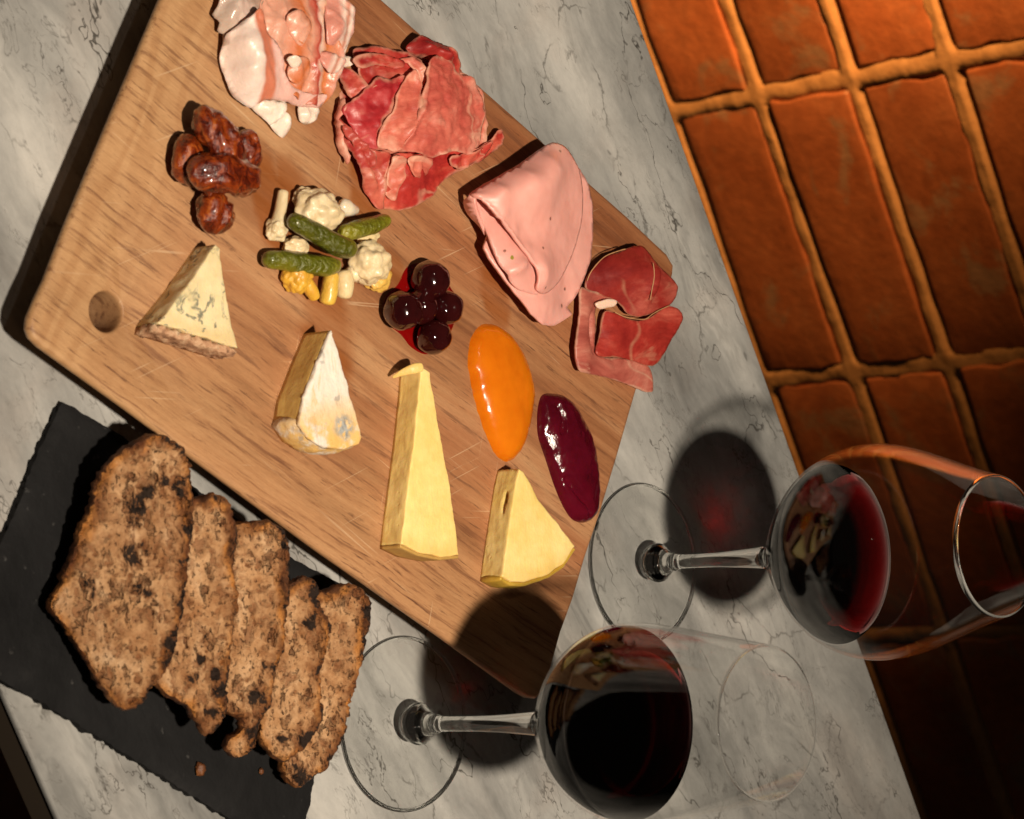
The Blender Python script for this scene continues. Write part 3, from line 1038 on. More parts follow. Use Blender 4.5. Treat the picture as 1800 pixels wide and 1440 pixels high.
# ------------------------------------------------------------------ the board
def build_board():
    import bmesh
    top = np.array([(-248.4,-175.5,28),(-88,65.3,28),(-75.3,82.9,28),(-68.8,92.2,28),(-63,96.5,28),(-58.6,95.4,28),(-40.4,85.4,28),(-2.8,59.4,28),(26.8,41.6,28),(52.7,25.5,28),(73.1,11.5,28),(91.3,0.4,28),(106.2,-10.4,28),(124.3,-20.9,28),(131.9,-26.3,28),(134.4,-31.4,28),(133.1,-37,28),(129.6,-43.4,28),(96.3,-92.4,28),(52.2,-159.2,28),(-16.4,-258.1,28),(-36.9,-288.4,28),(-43.7,-298.5,28),(-47.3,-302.3,28),(-51.3,-303.6,28),(-56,-302.4,28),(-63.1,-297.8,28),(-70.9,-292,28),(-91.1,-279.6,28),(-138.9,-248.1,28),(-185.6,-217,28)])
    b = resample(top, 6.0)[:, :2]
    # round the far corner that is outside the picture
    n = len(b)
    d = np.roll(b, -1, 0) - np.roll(b, 1, 0)
    nrm = np.stack([d[:, 1], -d[:, 0]], 1)
    nrm /= np.linalg.norm(nrm, axis=1)[:, None]
    if np.sum(b[:, 0] * np.roll(b[:, 1], -1) - np.roll(b[:, 0], -1) * b[:, 1]) < 0:
        b, nrm = b[::-1], -nrm[::-1]
        d = np.roll(b, -1, 0) - np.roll(b, 1, 0)
        nrm = np.stack([d[:, 1], -d[:, 0]], 1)
        nrm /= np.linalg.norm(nrm, axis=1)[:, None]
    c = b.mean(0)
    rings = []
    for off, z, k in ((0, 0.0, .865), (0, 0.8, .872), (-0.8, 23.0, 1), (0, 24.4, 1), (0, 25.8, 1), (-0.4, 27.0, 1), (-1.4, 27.8, 1), (-2.8, 28.0, 1)):
        rings.append(np.column_stack([c + (b + nrm * off - c) * k, np.full(n, z)]))
    # hanging hole near the corner, with a softened rim
    hc = np.array([(-56.1,-263.6,28)])[0]
    hs = 40
    ca = np.array([(math.cos(2 * math.pi * i / hs), math.sin(2 * math.pi * i / hs)) for i in range(hs)])
    hole = [np.column_stack([hc[:2] + ca * r, np.full(hs, z)]) for r, z in ((9.6, 28.0), (8.9, 27.7), (8.5, 27.1), (8.25, 26.0), (8.2, 23), (8.2, 0.0))]
    V = np.vstack(rings + hole)
    H0 = len(rings) * n
    F = [(k * n + i, k * n + (i + 1) % n, (k + 1) * n + (i + 1) % n, (k + 1) * n + i) for k in range(len(rings) - 1) for i in range(n)]
    F += [(H0 + k * hs + i, H0 + k * hs + (i + 1) % hs, H0 + (k + 1) * hs + (i + 1) % hs, H0 + (k + 1) * hs + i) for k in range(len(hole) - 1) for i in range(hs)]
    for ro, ho, flip in (((len(rings) - 1) * n, H0, False), (0, H0 + (len(hole) - 1) * hs, True)):
        pts = [Vector(p[:2]) for p in V[ro:ro + n]] + [Vector(p[:2]) for p in V[ho:ho + hs]]
        r = delaunay_2d_cdt(pts, [], [list(range(n)), list(range(n, n + hs))], 1, 1e-5)
        for f in r[2]:
            m = sum((np.array(r[0][i]) for i in f), np.zeros(2)) / 3
            if np.linalg.norm(m - hc[:2]) < (9.3 if not flip else 8.0):
                continue
            q = [ro + i if i < n else ho + i - n for i in f]
            F.append(q[::-1] if flip else q)
    o = mk('serving_board', V, F, m_board(), None, True, None, (BO[0] / MM, BO[1] / MM, 0))
    me = o.data
    me.set_sharp_from_angle(angle=math.radians(35))
    return tag(o, 'large oiled wooden serving board with a round hanging hole in one corner', 'board')


build_board()


# ------------------------------------------------------------------ slate and bread
def build_slate():
    P = np.array([(-21.3,-271.5,6),(-7.4,-246.1,6),(18.1,-207.7,6),(54.7,-154.9,6),(76.1,-114,6),(108.6,-130.4,6),(150.6,-152,6),(170,-159.7,6),(189.5,-168.1,6),(163.1,-203.3,6),(138.5,-239.3,6),(116.4,-272.5,6),(102,-293.8,6),(87.3,-318.5,6),(74.2,-337.9,6),(37.3,-312.4,6),(21.7,-301.6,6),(-3.2,-285.2,6)])
    b = ragged(resample(P, 1.6), 0.6, 0.22, 3)
    V2, F, ed = tri_grid(b, 4.0)
    nb = len(b)
    z = 5.6 + np.array([0.35 * fbm(p[0], p[1], 2, 0.03, 3) for p in V2])
    chip = np.array([fbm(p[0], p[1], 8, 0.12, 3) for p in V2])
    z = z - np.clip(2.2 - ed - 1.2 * chip, 0, 2.5) * 0.8
    top = np.column_stack([V2, z])
    # fractured side: two uneven ledges down to the table
    ring1 = np.column_stack([V2[:nb], np.maximum(z[:nb] - 1.6, 1.5)])
    ring1 = ragged(ring1, 1.4, 0.5, 5)
    ring2 = np.column_stack([V2[:nb], np.full(nb, 0.3)])
    ring2 = ragged(ring2, 1.2, 0.3, 11)
    N = len(top)
    V = np.vstack([top, ring1, ring2])
    F = [list(f) for f in F]
    for i in range(nb):
        j = (i + 1) % nb
        F.append([i, N + i, N + j, j])
        F.append([N + i, N + nb + i, N + nb + j, N + j])
    o = mk('slate_tray', V, F, m_slate(), None, True)
    o.data.set_sharp_from_angle(angle=math.radians(40))
    return tag(o, 'dark grey slate tray with chipped edges under the bread slices', 'slate')


build_slate()
CRUMB, CRUST = m_crumb(), m_crust()


def build_bread(outline, label, seed, char, spots=(), radii=(), thick=10.0):
    P = np.array(outline)
    # plane of the slice (gradient shared by all five, they lean on one another)
    gy = 0.45
    nrm = np.array([0, -gy, 1.0])
    nrm /= np.linalg.norm(nrm)
    b = ragged(ragged(catmull(P, True, 0.9), 0.9, 0.10, seed), 0.6, 0.55, seed + 9)
    V2, F, ed = tri_grid(b, 0.85)
    zc = P[0][2] - gy * P[0][1]
    z = zc + gy * V2[:, 1]
    nb = len(b)
    N = len(V2)
    pit, hgt, chr_ = np.zeros(N), np.zeros(N), np.zeros(N)
    sm = lambda x, a, c: (lambda t: t * t * (3 - 2 * t))(min(1.0, max(0.0, (x - a) / (c - a))))
    for i, (x, y) in enumerate(V2):
        n1 = fbm(x * 0.75, y * 1.25, seed * 5.0, 0.24, 3)
        n2 = fbm(x * 0.75, y * 1.2, seed * 3.0 + 7, 0.55, 2)
        m1 = sm(n1, 0.28, 0.46)
        m2 = sm(n2, 0.20, 0.42) * (0.4 + 0.6 * sm(nz(x, y, seed + 20, 0.06), -0.2, 0.3))
        pit[i] = max(m1, 0.8 * m2)
        hgt[i] = -2.6 * m1 - 1.3 * m2 + 0.9 * fbm(x, y, seed, 0.05, 3) + 0.5 * fbm(x, y, seed + 3, 0.45, 3) - 0.5 * max(0, 1 - ed[i] / 1.4) ** 2
    for (sx, sy, sz), r in zip(spots, radii):
        d2 = ((V2[:, 0] - sx) ** 2 + ((V2[:, 1] - sy) * 1.25) ** 2) / (r * 0.36) ** 2
        chr_ = np.maximum(chr_, np.exp(-d2))
    dd_ = np.roll(b[:, :2], -1, 0) - np.roll(b[:, :2], 1, 0)
    on_ = np.stack([dd_[:, 1], -dd_[:, 0]], 1) / np.linalg.norm(dd_, axis=1)[:, None]
    if np.sum(b[:, 0] * np.roll(b[:, 1], -1) - np.roll(b[:, 0], -1) * b[:, 1]) < 0:
        on_ = -on_
    rim_ = np.where(ed < 5.0)[0]
    k_ = np.argmin(np.linalg.norm(V2[rim_][:, None, :] - b[None, :, :2], axis=2), axis=1)
    side = np.clip((on_[k_, 1] - 0.1) / 0.5, 0, 1)
    chr_[rim_] = np.maximum(chr_[rim_], 0.85 * side * np.clip(1 - ed[rim_] / 4.0, 0, 1))
    top = np.column_stack([V2, z]) + hgt[:, None] * nrm
    t = thing('bread_slice', label, 'bread', (P[:, 0].mean(), P[:, 1].mean(), max(5.8, P[:, 2].min() - thick)), 'grilled bread slices leaning in a row on the slate')
    o = mk('crumb', top, F, CRUMB, t, True, {'edge': ed, 'pit': pit, 'char': chr_})
    o.color = (char, char, char, 1)
    rim = top[:nb]
    cen = rim[:, :2].mean(0)
    rings = [rim]
    rows = 6
    dd = np.roll(b[:, :2], -1, 0) - np.roll(b[:, :2], 1, 0)
    on = np.stack([dd[:, 1], -dd[:, 0]], 1) / np.linalg.norm(dd, axis=1)[:, None]
    if np.sum(b[:, 0] * np.roll(b[:, 1], -1) - np.roll(b[:, 0], -1) * b[:, 1]) < 0:
        on = -on
    for k in range(1, rows + 1):
        q = rim - nrm * thick * k / rows
        q[:, :2] += on * (1.3 * math.sin(math.pi * k / rows) - 0.8 * k / rows)
        for i in range(nb):
            q[i, :2] += on[i] * 0.7 * fbm(q[i, 0], q[i, 1], q[i, 2] + seed, 0.25, 3)
        q[:, 2] = np.maximum(q[:, 2], 6.1)
        rings.append(q)
    V = np.vstack(rings)
    SF = []
    for k in range(rows):
        for i in range(nb):
            j = (i + 1) % nb
            SF.append((k * nb + i, k * nb + j, (k + 1) * nb + j, (k + 1) * nb + i))
    SF.append(tuple(rows * nb + i for i in range(nb)))
    mk('crust', V, SF, CRUST, t)
    return t


build_bread([(-1.9,-258.6,35.8),(-3.3,-252,38.8),(-0.1,-245.9,41.5),(6.8,-241,43.7),(16.9,-240.4,44),(28,-240.6,43.9),(40.6,-242.6,43),(50.5,-244.4,42.2),(66.9,-248.2,40.5),(83.2,-253,38.3),(92.6,-258.1,36.1),(97.8,-263.8,33.5),(104.7,-268.4,31.4),(105.1,-275.6,28.2),(96.1,-281.8,25.4),(74,-291.4,21.1),(60.6,-298.3,17.9),(50.5,-292.5,20.6),(30.7,-283.5,24.6),(10.6,-274.8,28.5),(2.5,-266.2,32.4)],
            'largest charred bread slice with a pointed side, on top of the row', 1, 1.0, [(25.4,-263.3,33.7),(19.7,-257.5,36.3),(14.4,-250.8,39.3),(21.6,-265.8,32.6),(43.7,-266.3,32.4),(42.6,-261.8,34.4),(54.2,-285,23.9),(57.9,-282.8,24.9),(19.7,-245.1,41.9),(35.7,-245.1,41.9),(49.4,-247.9,40.6),(57.9,-264.7,33.1),(60.6,-261.3,34.6),(65.6,-249.4,40),(89.2,-257.3,36.4),(81.3,-254.8,37.5)], (22, 12, 16, 10, 20, 14, 14, 10, 18, 18, 16, 10, 10, 12, 16, 10))
build_bread([(26,-242,30.8),(24,-232.5,35.1),(23.8,-223.9,38.9),(27.6,-219.3,41),(34,-217.6,41.8),(42.3,-217.5,41.8),(56.7,-219.3,41),(69,-219.3,41),(80.6,-222,39.8),(90.3,-224.2,38.8),(100.9,-226.4,37.8),(114.2,-228.7,36.8),(120.6,-235.2,33.9),(115.8,-238.8,32.2),(108.6,-243.2,30.2),(98.6,-253.9,25.4),(85,-260.8,22.3),(68.6,-260.4,22.5),(41.4,-251.9,26.3)],
            'second bread slice, partly under the largest one, with a pale middle and dark tip', 2, 0.45, [(83.9,-232.9,34.9),(90.6,-236.4,33.3),(98.4,-239.8,31.8),(97.3,-230.7,35.9),(104.7,-228.1,37.1),(113.4,-234.1,34.4)], (14, 12, 12, 12, 14, 14))
build_bread([(40.4,-214.9,30.5),(37.8,-208.5,33.4),(36.6,-202,36.3),(38.4,-192.7,40.5),(45.1,-189.6,41.9),(57.4,-189.6,41.9),(72.2,-191.7,40.9),(88.7,-194.6,39.6),(100.3,-198.5,37.9),(113,-202,36.3),(122.5,-208.2,33.5),(130.4,-210.3,32.6),(133.7,-217.2,29.4),(130.2,-221.7,27.4),(126.7,-220.9,27.8),(124.4,-215.2,30.3),(117.9,-213.9,30.9),(114.3,-218.8,28.7),(108.9,-222.9,26.9),(96.1,-229.2,24.1),(77,-229,24.2),(54.1,-221.2,27.7)],
            'third and middle bread slice, its torn lower end hanging in a thin brown hook', 3, 0.5, [(39.3,-193.7,40),(48.1,-190.4,41.5),(100,-200.3,37),(109.9,-207,34),(111.5,-212.9,31.4),(124.9,-211.8,31.9)], (12, 10, 16, 18, 12, 12))
build_bread([(69.6,-189.9,29.2),(65.4,-182.3,32.7),(63,-176.2,35.4),(67.1,-171,37.8),(76.9,-170.2,38.1),(86.8,-166.2,39.9),(94.6,-170,38.2),(106.6,-173.7,36.5),(122.4,-174.3,36.3),(132,-179.4,33.9),(139,-190.1,29.1),(131.8,-197.6,25.8),(126.1,-200.1,24.7),(117.1,-198.1,25.6),(99.7,-201.5,24),(80.9,-196.3,26.3)],
            'fourth bread slice with a jagged dark crust, between the middle and the outermost slice', 4, 0.7, [(69.4,-171.6,37.4),(82.4,-175.5,35.7),(87.4,-168.9,38.7),(103.4,-173.9,36.4),(131.6,-181.7,32.9),(130.4,-190.5,29)], (14, 16, 18, 10, 16, 10))
build_bread([(72.6,-166.4,27.3),(70.2,-160.2,30.1),(69.6,-148.9,35.2),(73.1,-143.3,37.7),(80.3,-141.3,38.6),(93.8,-144,37.4),(109.7,-149.9,34.7),(124.5,-154.1,32.8),(135.2,-159,30.6),(146.3,-166.2,27.4),(150.6,-173.7,24),(152.5,-178.9,21.7),(147.4,-183.1,19.8),(140.5,-183.9,19.5),(126.7,-182.1,20.2),(107.5,-179.1,21.6),(88.5,-173.3,24.2)],
            'bread slice at the end of the row beside the wine glass foot', 5, 0.5, [(81.3,-143.3,37.7),(99.5,-146.7,36.2),(125.9,-156.4,31.8),(141.7,-163.4,28.7),(149.1,-177.1,22.5),(143,-180.1,21.1)], (10, 8, 12, 14, 20, 14))
for k, (x, y) in enumerate(((352, 1352), (460, 1358))):
    pass
cr1, cr2 = [(138.7,-220.1,6.4),(145,-185.6,6.4)]
for c, r, lb in ((cr1, 2.4, 'larger brown bread crumb lying on the slate below the slices'), (cr2, 1.1, 'tiny pale bread crumb on the slate near its lower corner')):
    V, F = ico((c[0], c[1], 6.0 + r * 0.55), r, 3, lambda p: 0.35 * fbm(p.x + r, p.y, p.z, 1.8, 3), (1.2, 1, 0.7))
    tag(mk('bread_crumb', V, F, CRUST), lb, 'crumb', 'crumbs on the slate')


# ------------------------------------------------------------------ cheeses
def cen(P, z=T):
    P = np.asarray(P)
    return (P[:, 0].mean(), P[:, 1].mean(), z)


def rdist(V, line):
    return {'rind_distance': seg_dist(V[:, :2], np.asarray(line, float), False)}


# blue cheese: top outline, last two points are the rind side
bl = np.array([(-80.7,-213.3,42),(-79.2,-211.3,42),(-63.9,-210.4,42),(-47.1,-208.8,42),(-33.4,-207.8,42),(-46,-250.2,42),(-64.2,-230.7,42)])
tip, r0, r1 = bl[0], bl[4], bl[5]
blue = thing('blue_cheese', 'wedge of pale blue cheese with grey veins beside the hanging hole', 'cheese', cen(bl))
dv = (tip[:2] - (r0 + r1)[:2] / 2)
dv /= np.linalg.norm(dv)
rin = np.array([dv[0], dv[1], 0]) * 3.6
pa = np.array([bl[0], bl[1], bl[2], bl[3], r0 + rin, r1 + rin, bl[6]])
V, F = prism(pa, T + .1, T + 14, sub=1.4, bev=0.7, disp=0.45, dfreq=0.16, seed=2, rows=7)
mk('paste', V, F, m_cheese('blue_paste', (0.70, 0.58, 0.33), (0.82, 0.71, 0.45), veins=True), blue, True, rdist(V, pa[4:6]))
ra = np.array([r0 + rin * .97, r0, r1, r1 + rin * .97])
V, F = prism(ra, T + .1, T + 13.4, sub=1.0, bev=1.3, disp=1.1, dfreq=0.35, seed=5, rows=8, sp=1.2)
mk('rind', V, F, m_bluerind(), blue)

# soft cheese with a bloomy rind over its top and back
br = np.array([(-41.5,-155.7,46),(-33.7,-153,46),(-19.7,-149.5,46),(-7.2,-146.8,46),(0.4,-144.4,46),(5.5,-143.4,46),(8.7,-145.9,46),(10,-154.9,46),(8.7,-166.1,46),(4.1,-174.5,46),(-2.8,-179.8,46),(-13.5,-175.4,46),(-27.5,-165.9,46)])
brie = thing('soft_cheese', 'wedge of soft cheese with a mottled white and ochre mouldy rind', 'cheese', cen(br))
sp_ = np.array([(0.7,-154,46)])[0]
BRIE_SPOT = tuple((sp_ - np.array(cen(br))) * MM)
BLOOM = m_bloomy()
ib = br.copy()
back = [4, 5, 6, 7, 8, 9, 10]
c0 = br[:, :2].mean(0)
for k in back:
    ib[k, :2] += (br[0, :2] - br[k, :2]) / np.linalg.norm(br[0, :2] - br[k, :2]) * 2.2
V, F = prism(ib, T + .1, T + 15.8, sub=1.5, bev=0.4, disp=0.25, dfreq=0.12, seed=8, rows=7)
mk('paste', V, F, m_cheese('soft_paste', (0.62, 0.40, 0.12), (0.70, 0.50, 0.18), rough=0.35, sss=0.4), brie, True, rdist(V, ib[4:11]))
V, F = prism(br, T + 15.9, T + 18, sub=1.3, bev=1.1, disp=0.55, dfreq=0.2, seed=9, rows=2, sp=1.4)
rindtop = mk('rind', V, F, BLOOM, brie)
bp = np.array([br[k] for k in back] + [ib[k] for k in back[::-1]])
V, F = prism(bp, T + .1, T + 15.7, sub=1.2, bev=0.2, disp=0.6, dfreq=0.25, seed=10, rows=8, bulge=1.6, sp=1.0)
mk('rind', V, F, BLOOM, brie)

# long hard cheese
hc_ = np.array([(-23.1,-99.4,41.5),(-20,-94.1,41.5),(10,-91.4,41.5),(26.8,-88.7,41.5),(51.2,-87.4,41.5),(64,-87.3,41.5),(63.6,-98.9,41.5),(60.2,-112.7,41.5),(55.6,-122.7,41.5),(38,-117.4,41.5),(11.5,-108.8,41.5),(-11.6,-102.1,41.5)])
hard = thing('hard_cheese', 'long narrow wedge of pale yellow hard cheese pointing away from the bread', 'cheese', cen(hc_))
YEL = m_cheese('hard_paste', (0.82, 0.60, 0.20), (0.90, 0.71, 0.30), rough=0.45)
ti = 9 * 0
dvh = (hc_[0, :2] - hc_[7, :2])
dvh /= np.linalg.norm(dvh)
hp = hc_.copy()
for k in (5, 6, 7, 8):
    hp[k, :2] += dvh * 1.6
V, F = prism(hp, T + .1, T + 13.5, sub=1.3, bev=0.7, disp=0.45, dfreq=0.13, seed=12, rows=9)
mk('paste', V, F, YEL, hard, True, rdist(V, hp[5:9]))
hr = np.array([hp[5] - np.r_[dvh, 0] * .05, hc_[5], hc_[6], hc_[7], hc_[8], hp[8] - np.r_[dvh, 0] * .05, hp[7] - np.r_[dvh, 0] * .05, hp[6] - np.r_[dvh, 0] * .05])
V, F = prism(hr, T + .1, T + 13.2, sub=1.0, bev=0.6, disp=0.15, dfreq=0.3, seed=13, rows=6, sp=0.9)
mk('rind', V, F, m_cheese('thin_rind', (0.40, 0.25, 0.075), (0.58, 0.38, 0.12), rough=0.5, sss=0.2), hard)
# sliver curling off the tip
kp = np.array([(-19.3,-109.3,33),(-21.1,-106.6,37),(-22.3,-102.8,40.5),(-22.7,-98.1,41.6)])
V, F = capsule(kp, [0.5, 1.6, 2.4, 2.0], n=18, seg=14, flat=(1.0, 0.35))
mk('shaving', V, F, YEL, hard)

# broad semi-hard wedge
sw = np.array([(27.3,-43.2,42),(28.5,-40.3,42),(42.4,-31.9,42),(55.9,-19.5,42),(61.7,-14.5,42),(67.8,-9.5,42),(75.3,-18.8,42),(79.1,-29.9,42),(81,-46.7,42),(79.8,-55.6,42),(76.5,-61.9,42),(67,-58.7,42),(51.7,-53.1,42),(33.8,-46.4,42)])
semi = thing('semi_hard_cheese', 'broad triangular wedge of yellow cheese with a cracked side, nearest the glasses', 'cheese', cen(sw))
SEM = m_cheese('semi_hard_paste', (0.76, 0.57, 0.18), (0.86, 0.69, 0.31), rough=0.42)


CRK = np.array([(38.3,-45.9,37),(42.5,-47.5,36.5),(47.7,-48.1,36),(52.5,-49.9,36)])
sp2 = sw.copy()
tipv = sw[0, :2]
for k in (5, 6, 7, 8, 9, 10):
    v = tipv - sw[k, :2]
    sp2[k, :2] += v / np.linalg.norm(v) * 2.0
V, F = prism(sp2, T + .1, T + 14, sub=1.1, bev=0.9, disp=0.4, dfreq=0.14, seed=15, rows=14)
for k in range(len(CRK) - 1):            # slit in the cut side
    for t_ in np.linspace(0, 1, 12):
        q = CRK[k] + (CRK[k + 1] - CRK[k]) * t_
        d_ = np.linalg.norm((V - q) * np.array([1.0, 0.45, 1.0]), axis=1)
        wl = (d_ < 1.5) & (V[:, 2] > T + 2) & (V[:, 2] < T + 12.5)
        V[wl, 1] += 0.35
mk('paste', V, F, SEM, semi, True, rdist(V, sp2[5:11]))
rr = np.array([sw[k] for k in (5, 6, 7, 8, 9, 10)] + [sp2[k] + (sw[k] - sp2[k]) * .03 for k in (10, 9, 8, 7, 6, 5)])
V, F = prism(rr, T + .1, T + 13.3, sub=1.0, bev=1.2, disp=0.2, dfreq=0.3, seed=16, rows=7, bulge=0.6, sp=0.9)
mk('rind', V, F, m_cheese('yellow_rind', (0.46, 0.29, 0.04), (0.62, 0.43, 0.075), rough=0.35, sss=0.3), semi)

# ------------------------------------------------------------------ spreads
oran = [(-39.7,-45.6,31),(-40.5,-40.6,31),(-38.9,-33.6,31),(-32.1,-24.2,31),(-22.7,-18.2,31),(-11.6,-14.7,31),(-2.3,-15.7,31),(13.2,-22.2,31),(20.9,-28.7,31),(23.8,-35.3,31),(21.2,-42.1,31),(13.4,-47.1,31),(2.4,-51.6,31),(-12,-54.8,31),(-24.8,-55.6,31),(-35,-51.6,31)]
o = dome('orange_spread', oran, 8.0, m_spread('apricot_paste', (0.58, 0.135, 0.003), (0.68, 0.185, 0.005), rough=0.16, bscale=110, bstr=0.14), sp=1.4, z0=T, power=0.42, rag=0.4, extra=lambda V2, u: np.array([0.35 * fbm(p[0], p[1], 6, 0.10, 3) for p in V2]) * np.clip(u * 3, 0, 1))
tag(o, 'smooth glossy orange fruit paste shaped as a long oval mound', 'spread')
purp = np.array([(-5.5,-7.8,31),(-5.7,-1.4,31),(-3.8,7,31),(1.8,13.8,31),(10.3,19,31),(20.1,22.9,31),(31.3,24.1,31),(45.9,23.1,31),(53.8,20.7,31),(56.6,13,31),(54.8,4.9,31),(48.9,-0.6,31),(38.2,-5.8,31),(24.8,-10.2,31),(13.8,-13.7,31),(5.1,-13.2,31),(-1.7,-11.1,31)])
g1 = catmull(np.array([(0.2,-3,36),(6.5,-1.5,36),(13,-4,36)]), False, 1)
g2 = catmull(np.array([(34.5,-2,36),(42,3.7,36),(47.7,10,36),(52,13.4,36)]), False, 1)


def furrows(V2, u):
    e = np.zeros(len(V2))
    for gl, am in ((g1, 2.2), (g2, 2.6)):
        d, s, t = signed_line(V2, gl)
        e -= am * np.exp(-(d / 1.3) ** 2)
    return (e + np.array([0.55 * fbm(p[0], p[1], 4, 0.16, 3) for p in V2])) * np.clip(u * 3, 0, 1)


o = dome('beetroot_spread', purp, 8.5, m_spread('beetroot_paste', (0.055, 0.0015, 0.006), (0.10, 0.003, 0.012), rough=0.13, sss=0.3, bscale=420, bstr=0.35), sp=1.2, z0=T, power=0.5, extra=furrows)
tag(o, 'dark purple glossy fruit paste mound with furrows at the board edge', 'spread')

# ------------------------------------------------------------------ cherries
g = G('cherry_skin')
CHER = g.P(color=g.ramp(g.noise(70, 3), [(0.3, (0.013, 0.0015, 0.002)), (0.7, (0.038, 0.004, 0.004))]), rough=0.08, coat=0.8, coatr=0.03, normal=g.bump(g.noise(60, 3), 0.12, 0.001), spec=0.6)
g = G('cherry_syrup')
SYR = g.P(color=(0.17, 0.002, 0.002), rough=0.05, sss=0.0, coat=1.0, coatr=0.02)
pud = [(-68.5,-88.3,28.3),(-60.8,-95.5,28.3),(-56,-103.3,28.3),(-48.3,-106.8,28.3),(-44.4,-105.6,28.3),(-38.3,-96.8,28.3),(-32.7,-91.5,28.3),(-28.9,-84,28.3),(-29.3,-77.4,28.3),(-33.8,-68.3,28.3),(-42.6,-61.6,28.3),(-51.5,-58.1,28.3),(-59.6,-62.9,28.3),(-67.5,-66.2,28.3),(-69.9,-76.2,28.3)]
o = dome('cherry_syrup', pud, 1.6, SYR, sp=1.6, z0=T, power=0.4)
tag(o, 'small pool of red syrup under the dark cherries', 'syrup')
ch = [((757, 492), 9.2, 'dark glossy cherry at the top of the cluster, furthest from the cheeses', 12.5), ((710, 548), 9.2, 'dark cherry on the left of the cluster, ringed by red syrup', 10),
      ((786, 541), 8.0, 'smallest round dark cherry on the right of the cluster', 11.5), ((764, 592), 8.4, 'dark cherry at the bottom of the cluster, nearest the long hard cheese', 9.6), ((745, 545), 7.5, 'dark cherry half hidden in the middle of the cluster', 8.2)]
chp = [(-61.5,-83.9,37.5),(-48.5,-103,37.5),(-48.6,-74.3,37),(-35.9,-84.5,37),(-49.6,-89.5,36)]
for (c, r, lb, h), p in zip(ch, chp):
    V, F = ico((p[0], p[1], T + r + 0.3), r, 4, lambda q, r=r: -0.10 * math.exp(-((q.x - 0.35 * math.sin(r * 9)) ** 2 + (q.y - 0.35 * math.cos(r * 9)) ** 2) / 0.05) * (q.z > 0) + 0.09 * nz(q.x + r * 3, q.y, q.z, 1.5) + 0.02 * nz(q.x + r, q.y, q.z, 5.0), (1.0 + 0.06 * math.sin(r * 17), 1.0, 0.92))
    tag(mk('cherry', V, F, CHER), lb, 'cherry', 'dark cherries in syrup')

# ------------------------------------------------------------------ glazed nuts
GLZ = m_glaze()


def nut(ctrl, r, label, seed, flat=(1.0, 0.72)):
    def dsp(t, th, p):
        groove = -0.16 * math.exp(-((((th / 6.283) % 1.0) - 0.25) / 0.045) ** 2) * math.sin(math.pi * t)
        return groove + 0.20 * fbm(p[0] + 9 * math.cos(th), p[1] + 9 * math.sin(th), seed * 5.0, 0.13, 3) + 0.08 * fbm(p[0] * 2 + 14 * math.cos(th), p[1] * 2, seed + 14 * math.sin(th), 0.25, 3)
    V, F = capsule(ctrl, r, n=34, seg=36, flat=flat, disp=dsp, tip=(0.62, 0.62))
    zmin = V[:, 2].min()
    if zmin < T + 0.2:
        V[:, 2] += T + 0.2 - zmin
    tag(mk('glazed_nut', V, F, GLZ), label, 'nut', 'caramel glazed nuts in a pile')


nut([(-126.8,-213.1,33),(-120.3,-217.4,35.5),(-113.5,-217.4,36),(-107.5,-212.1,34)], [5.5, 7.8, 8.2, 6], 'reddish glazed nut on the left of the pile, half covered', 3, (1.0, 0.85))
nut([(-129.6,-184.7,33),(-124.5,-183.9,35),(-118.1,-183.4,35),(-112,-184.4,33)], [4.5, 6.0, 6.4, 5], 'dark glazed nut peeping out on the right of the pile', 4, (1.0, 0.85))
nut([(-103.5,-205,34),(-98,-206.8,36),(-91.8,-206.5,35.5),(-86.1,-205.9,32.5)], [8.4, 9.0, 8.2, 5.5], 'wrinkled glazed nut at the bottom of the pile, pointing at the blue cheese', 5, (1.0, 0.85))
nut([(-137.8,-208.8,37),(-132,-209.3,41),(-123.3,-205.7,45),(-115.2,-196.3,44)], [6.4, 7.8, 8.2, 7.0], 'long glazed nut lying slanted at the top of the pile', 1, (1.0, 0.85))
nut([(-107.8,-220.9,40),(-109.5,-216.9,45),(-109.2,-203.9,46),(-107.3,-186,40)], [7.6, 8.8, 8.8, 7.2], 'plump glazed nut lying across the middle of the pile with bright highlights', 2, (1.0, 0.9))

# ------------------------------------------------------------------ pickles
GHK, CAU = m_gherkin(), m_cauli()


def gherkin(ctrl, r, label, seed, col, tipstem=False):
    def dsp(t, th, p):
        c = mn.voronoi((p[0] * 0.45 + 2.2 * math.cos(th), p[1] * 0.45 + 2.2 * math.sin(th), t * 9 + seed))[0][0]
        return 0.06 * fbm(p[0] + 5 * math.cos(th), p[1], 5 * math.sin(th) + seed, 0.2, 2) + 0.07 * max(0, 0.5 - c)
    V, F = capsule(ctrl, r, n=44, seg=30, disp=dsp, tip=(0.75, 0.75))
    o = mk('gherkin', V, F, GHK)
    o.color = (*col, 1)
    tag(o, label, 'gherkin', 'small pickled gherkins')


gherkin([(-90.9,-169.2,40),(-87.6,-163.5,42),(-83.3,-155,43),(-78.1,-144.7,43.5),(-75.8,-134.3,43)], [3.4, 4.2, 4.4, 4.9, 4.2], 'dark green gherkin lying crosswise on top of the pickles', 1, (0.8, 0.85, 0.7))
gherkin([(-83.6,-136.2,36),(-85.3,-126.9,37),(-87,-115.8,36.5),(-89.7,-104.6,35.5)], [3.6, 4.2, 4.0, 2.9], 'bright green gherkin pointing to the cured ham', 2, (1.5, 1.5, 1.2))
gherkin([(-74.3,-180.5,34),(-73.3,-171.1,35.5),(-71.3,-159.4,37),(-69.8,-147.1,38),(-70,-139.9,38)], [3.6, 4.4, 4.7, 4.5, 2.2], 'longest gherkin, at the front of the pickles on the side of the soft cheese', 3, (1.05, 1.1, 0.8))


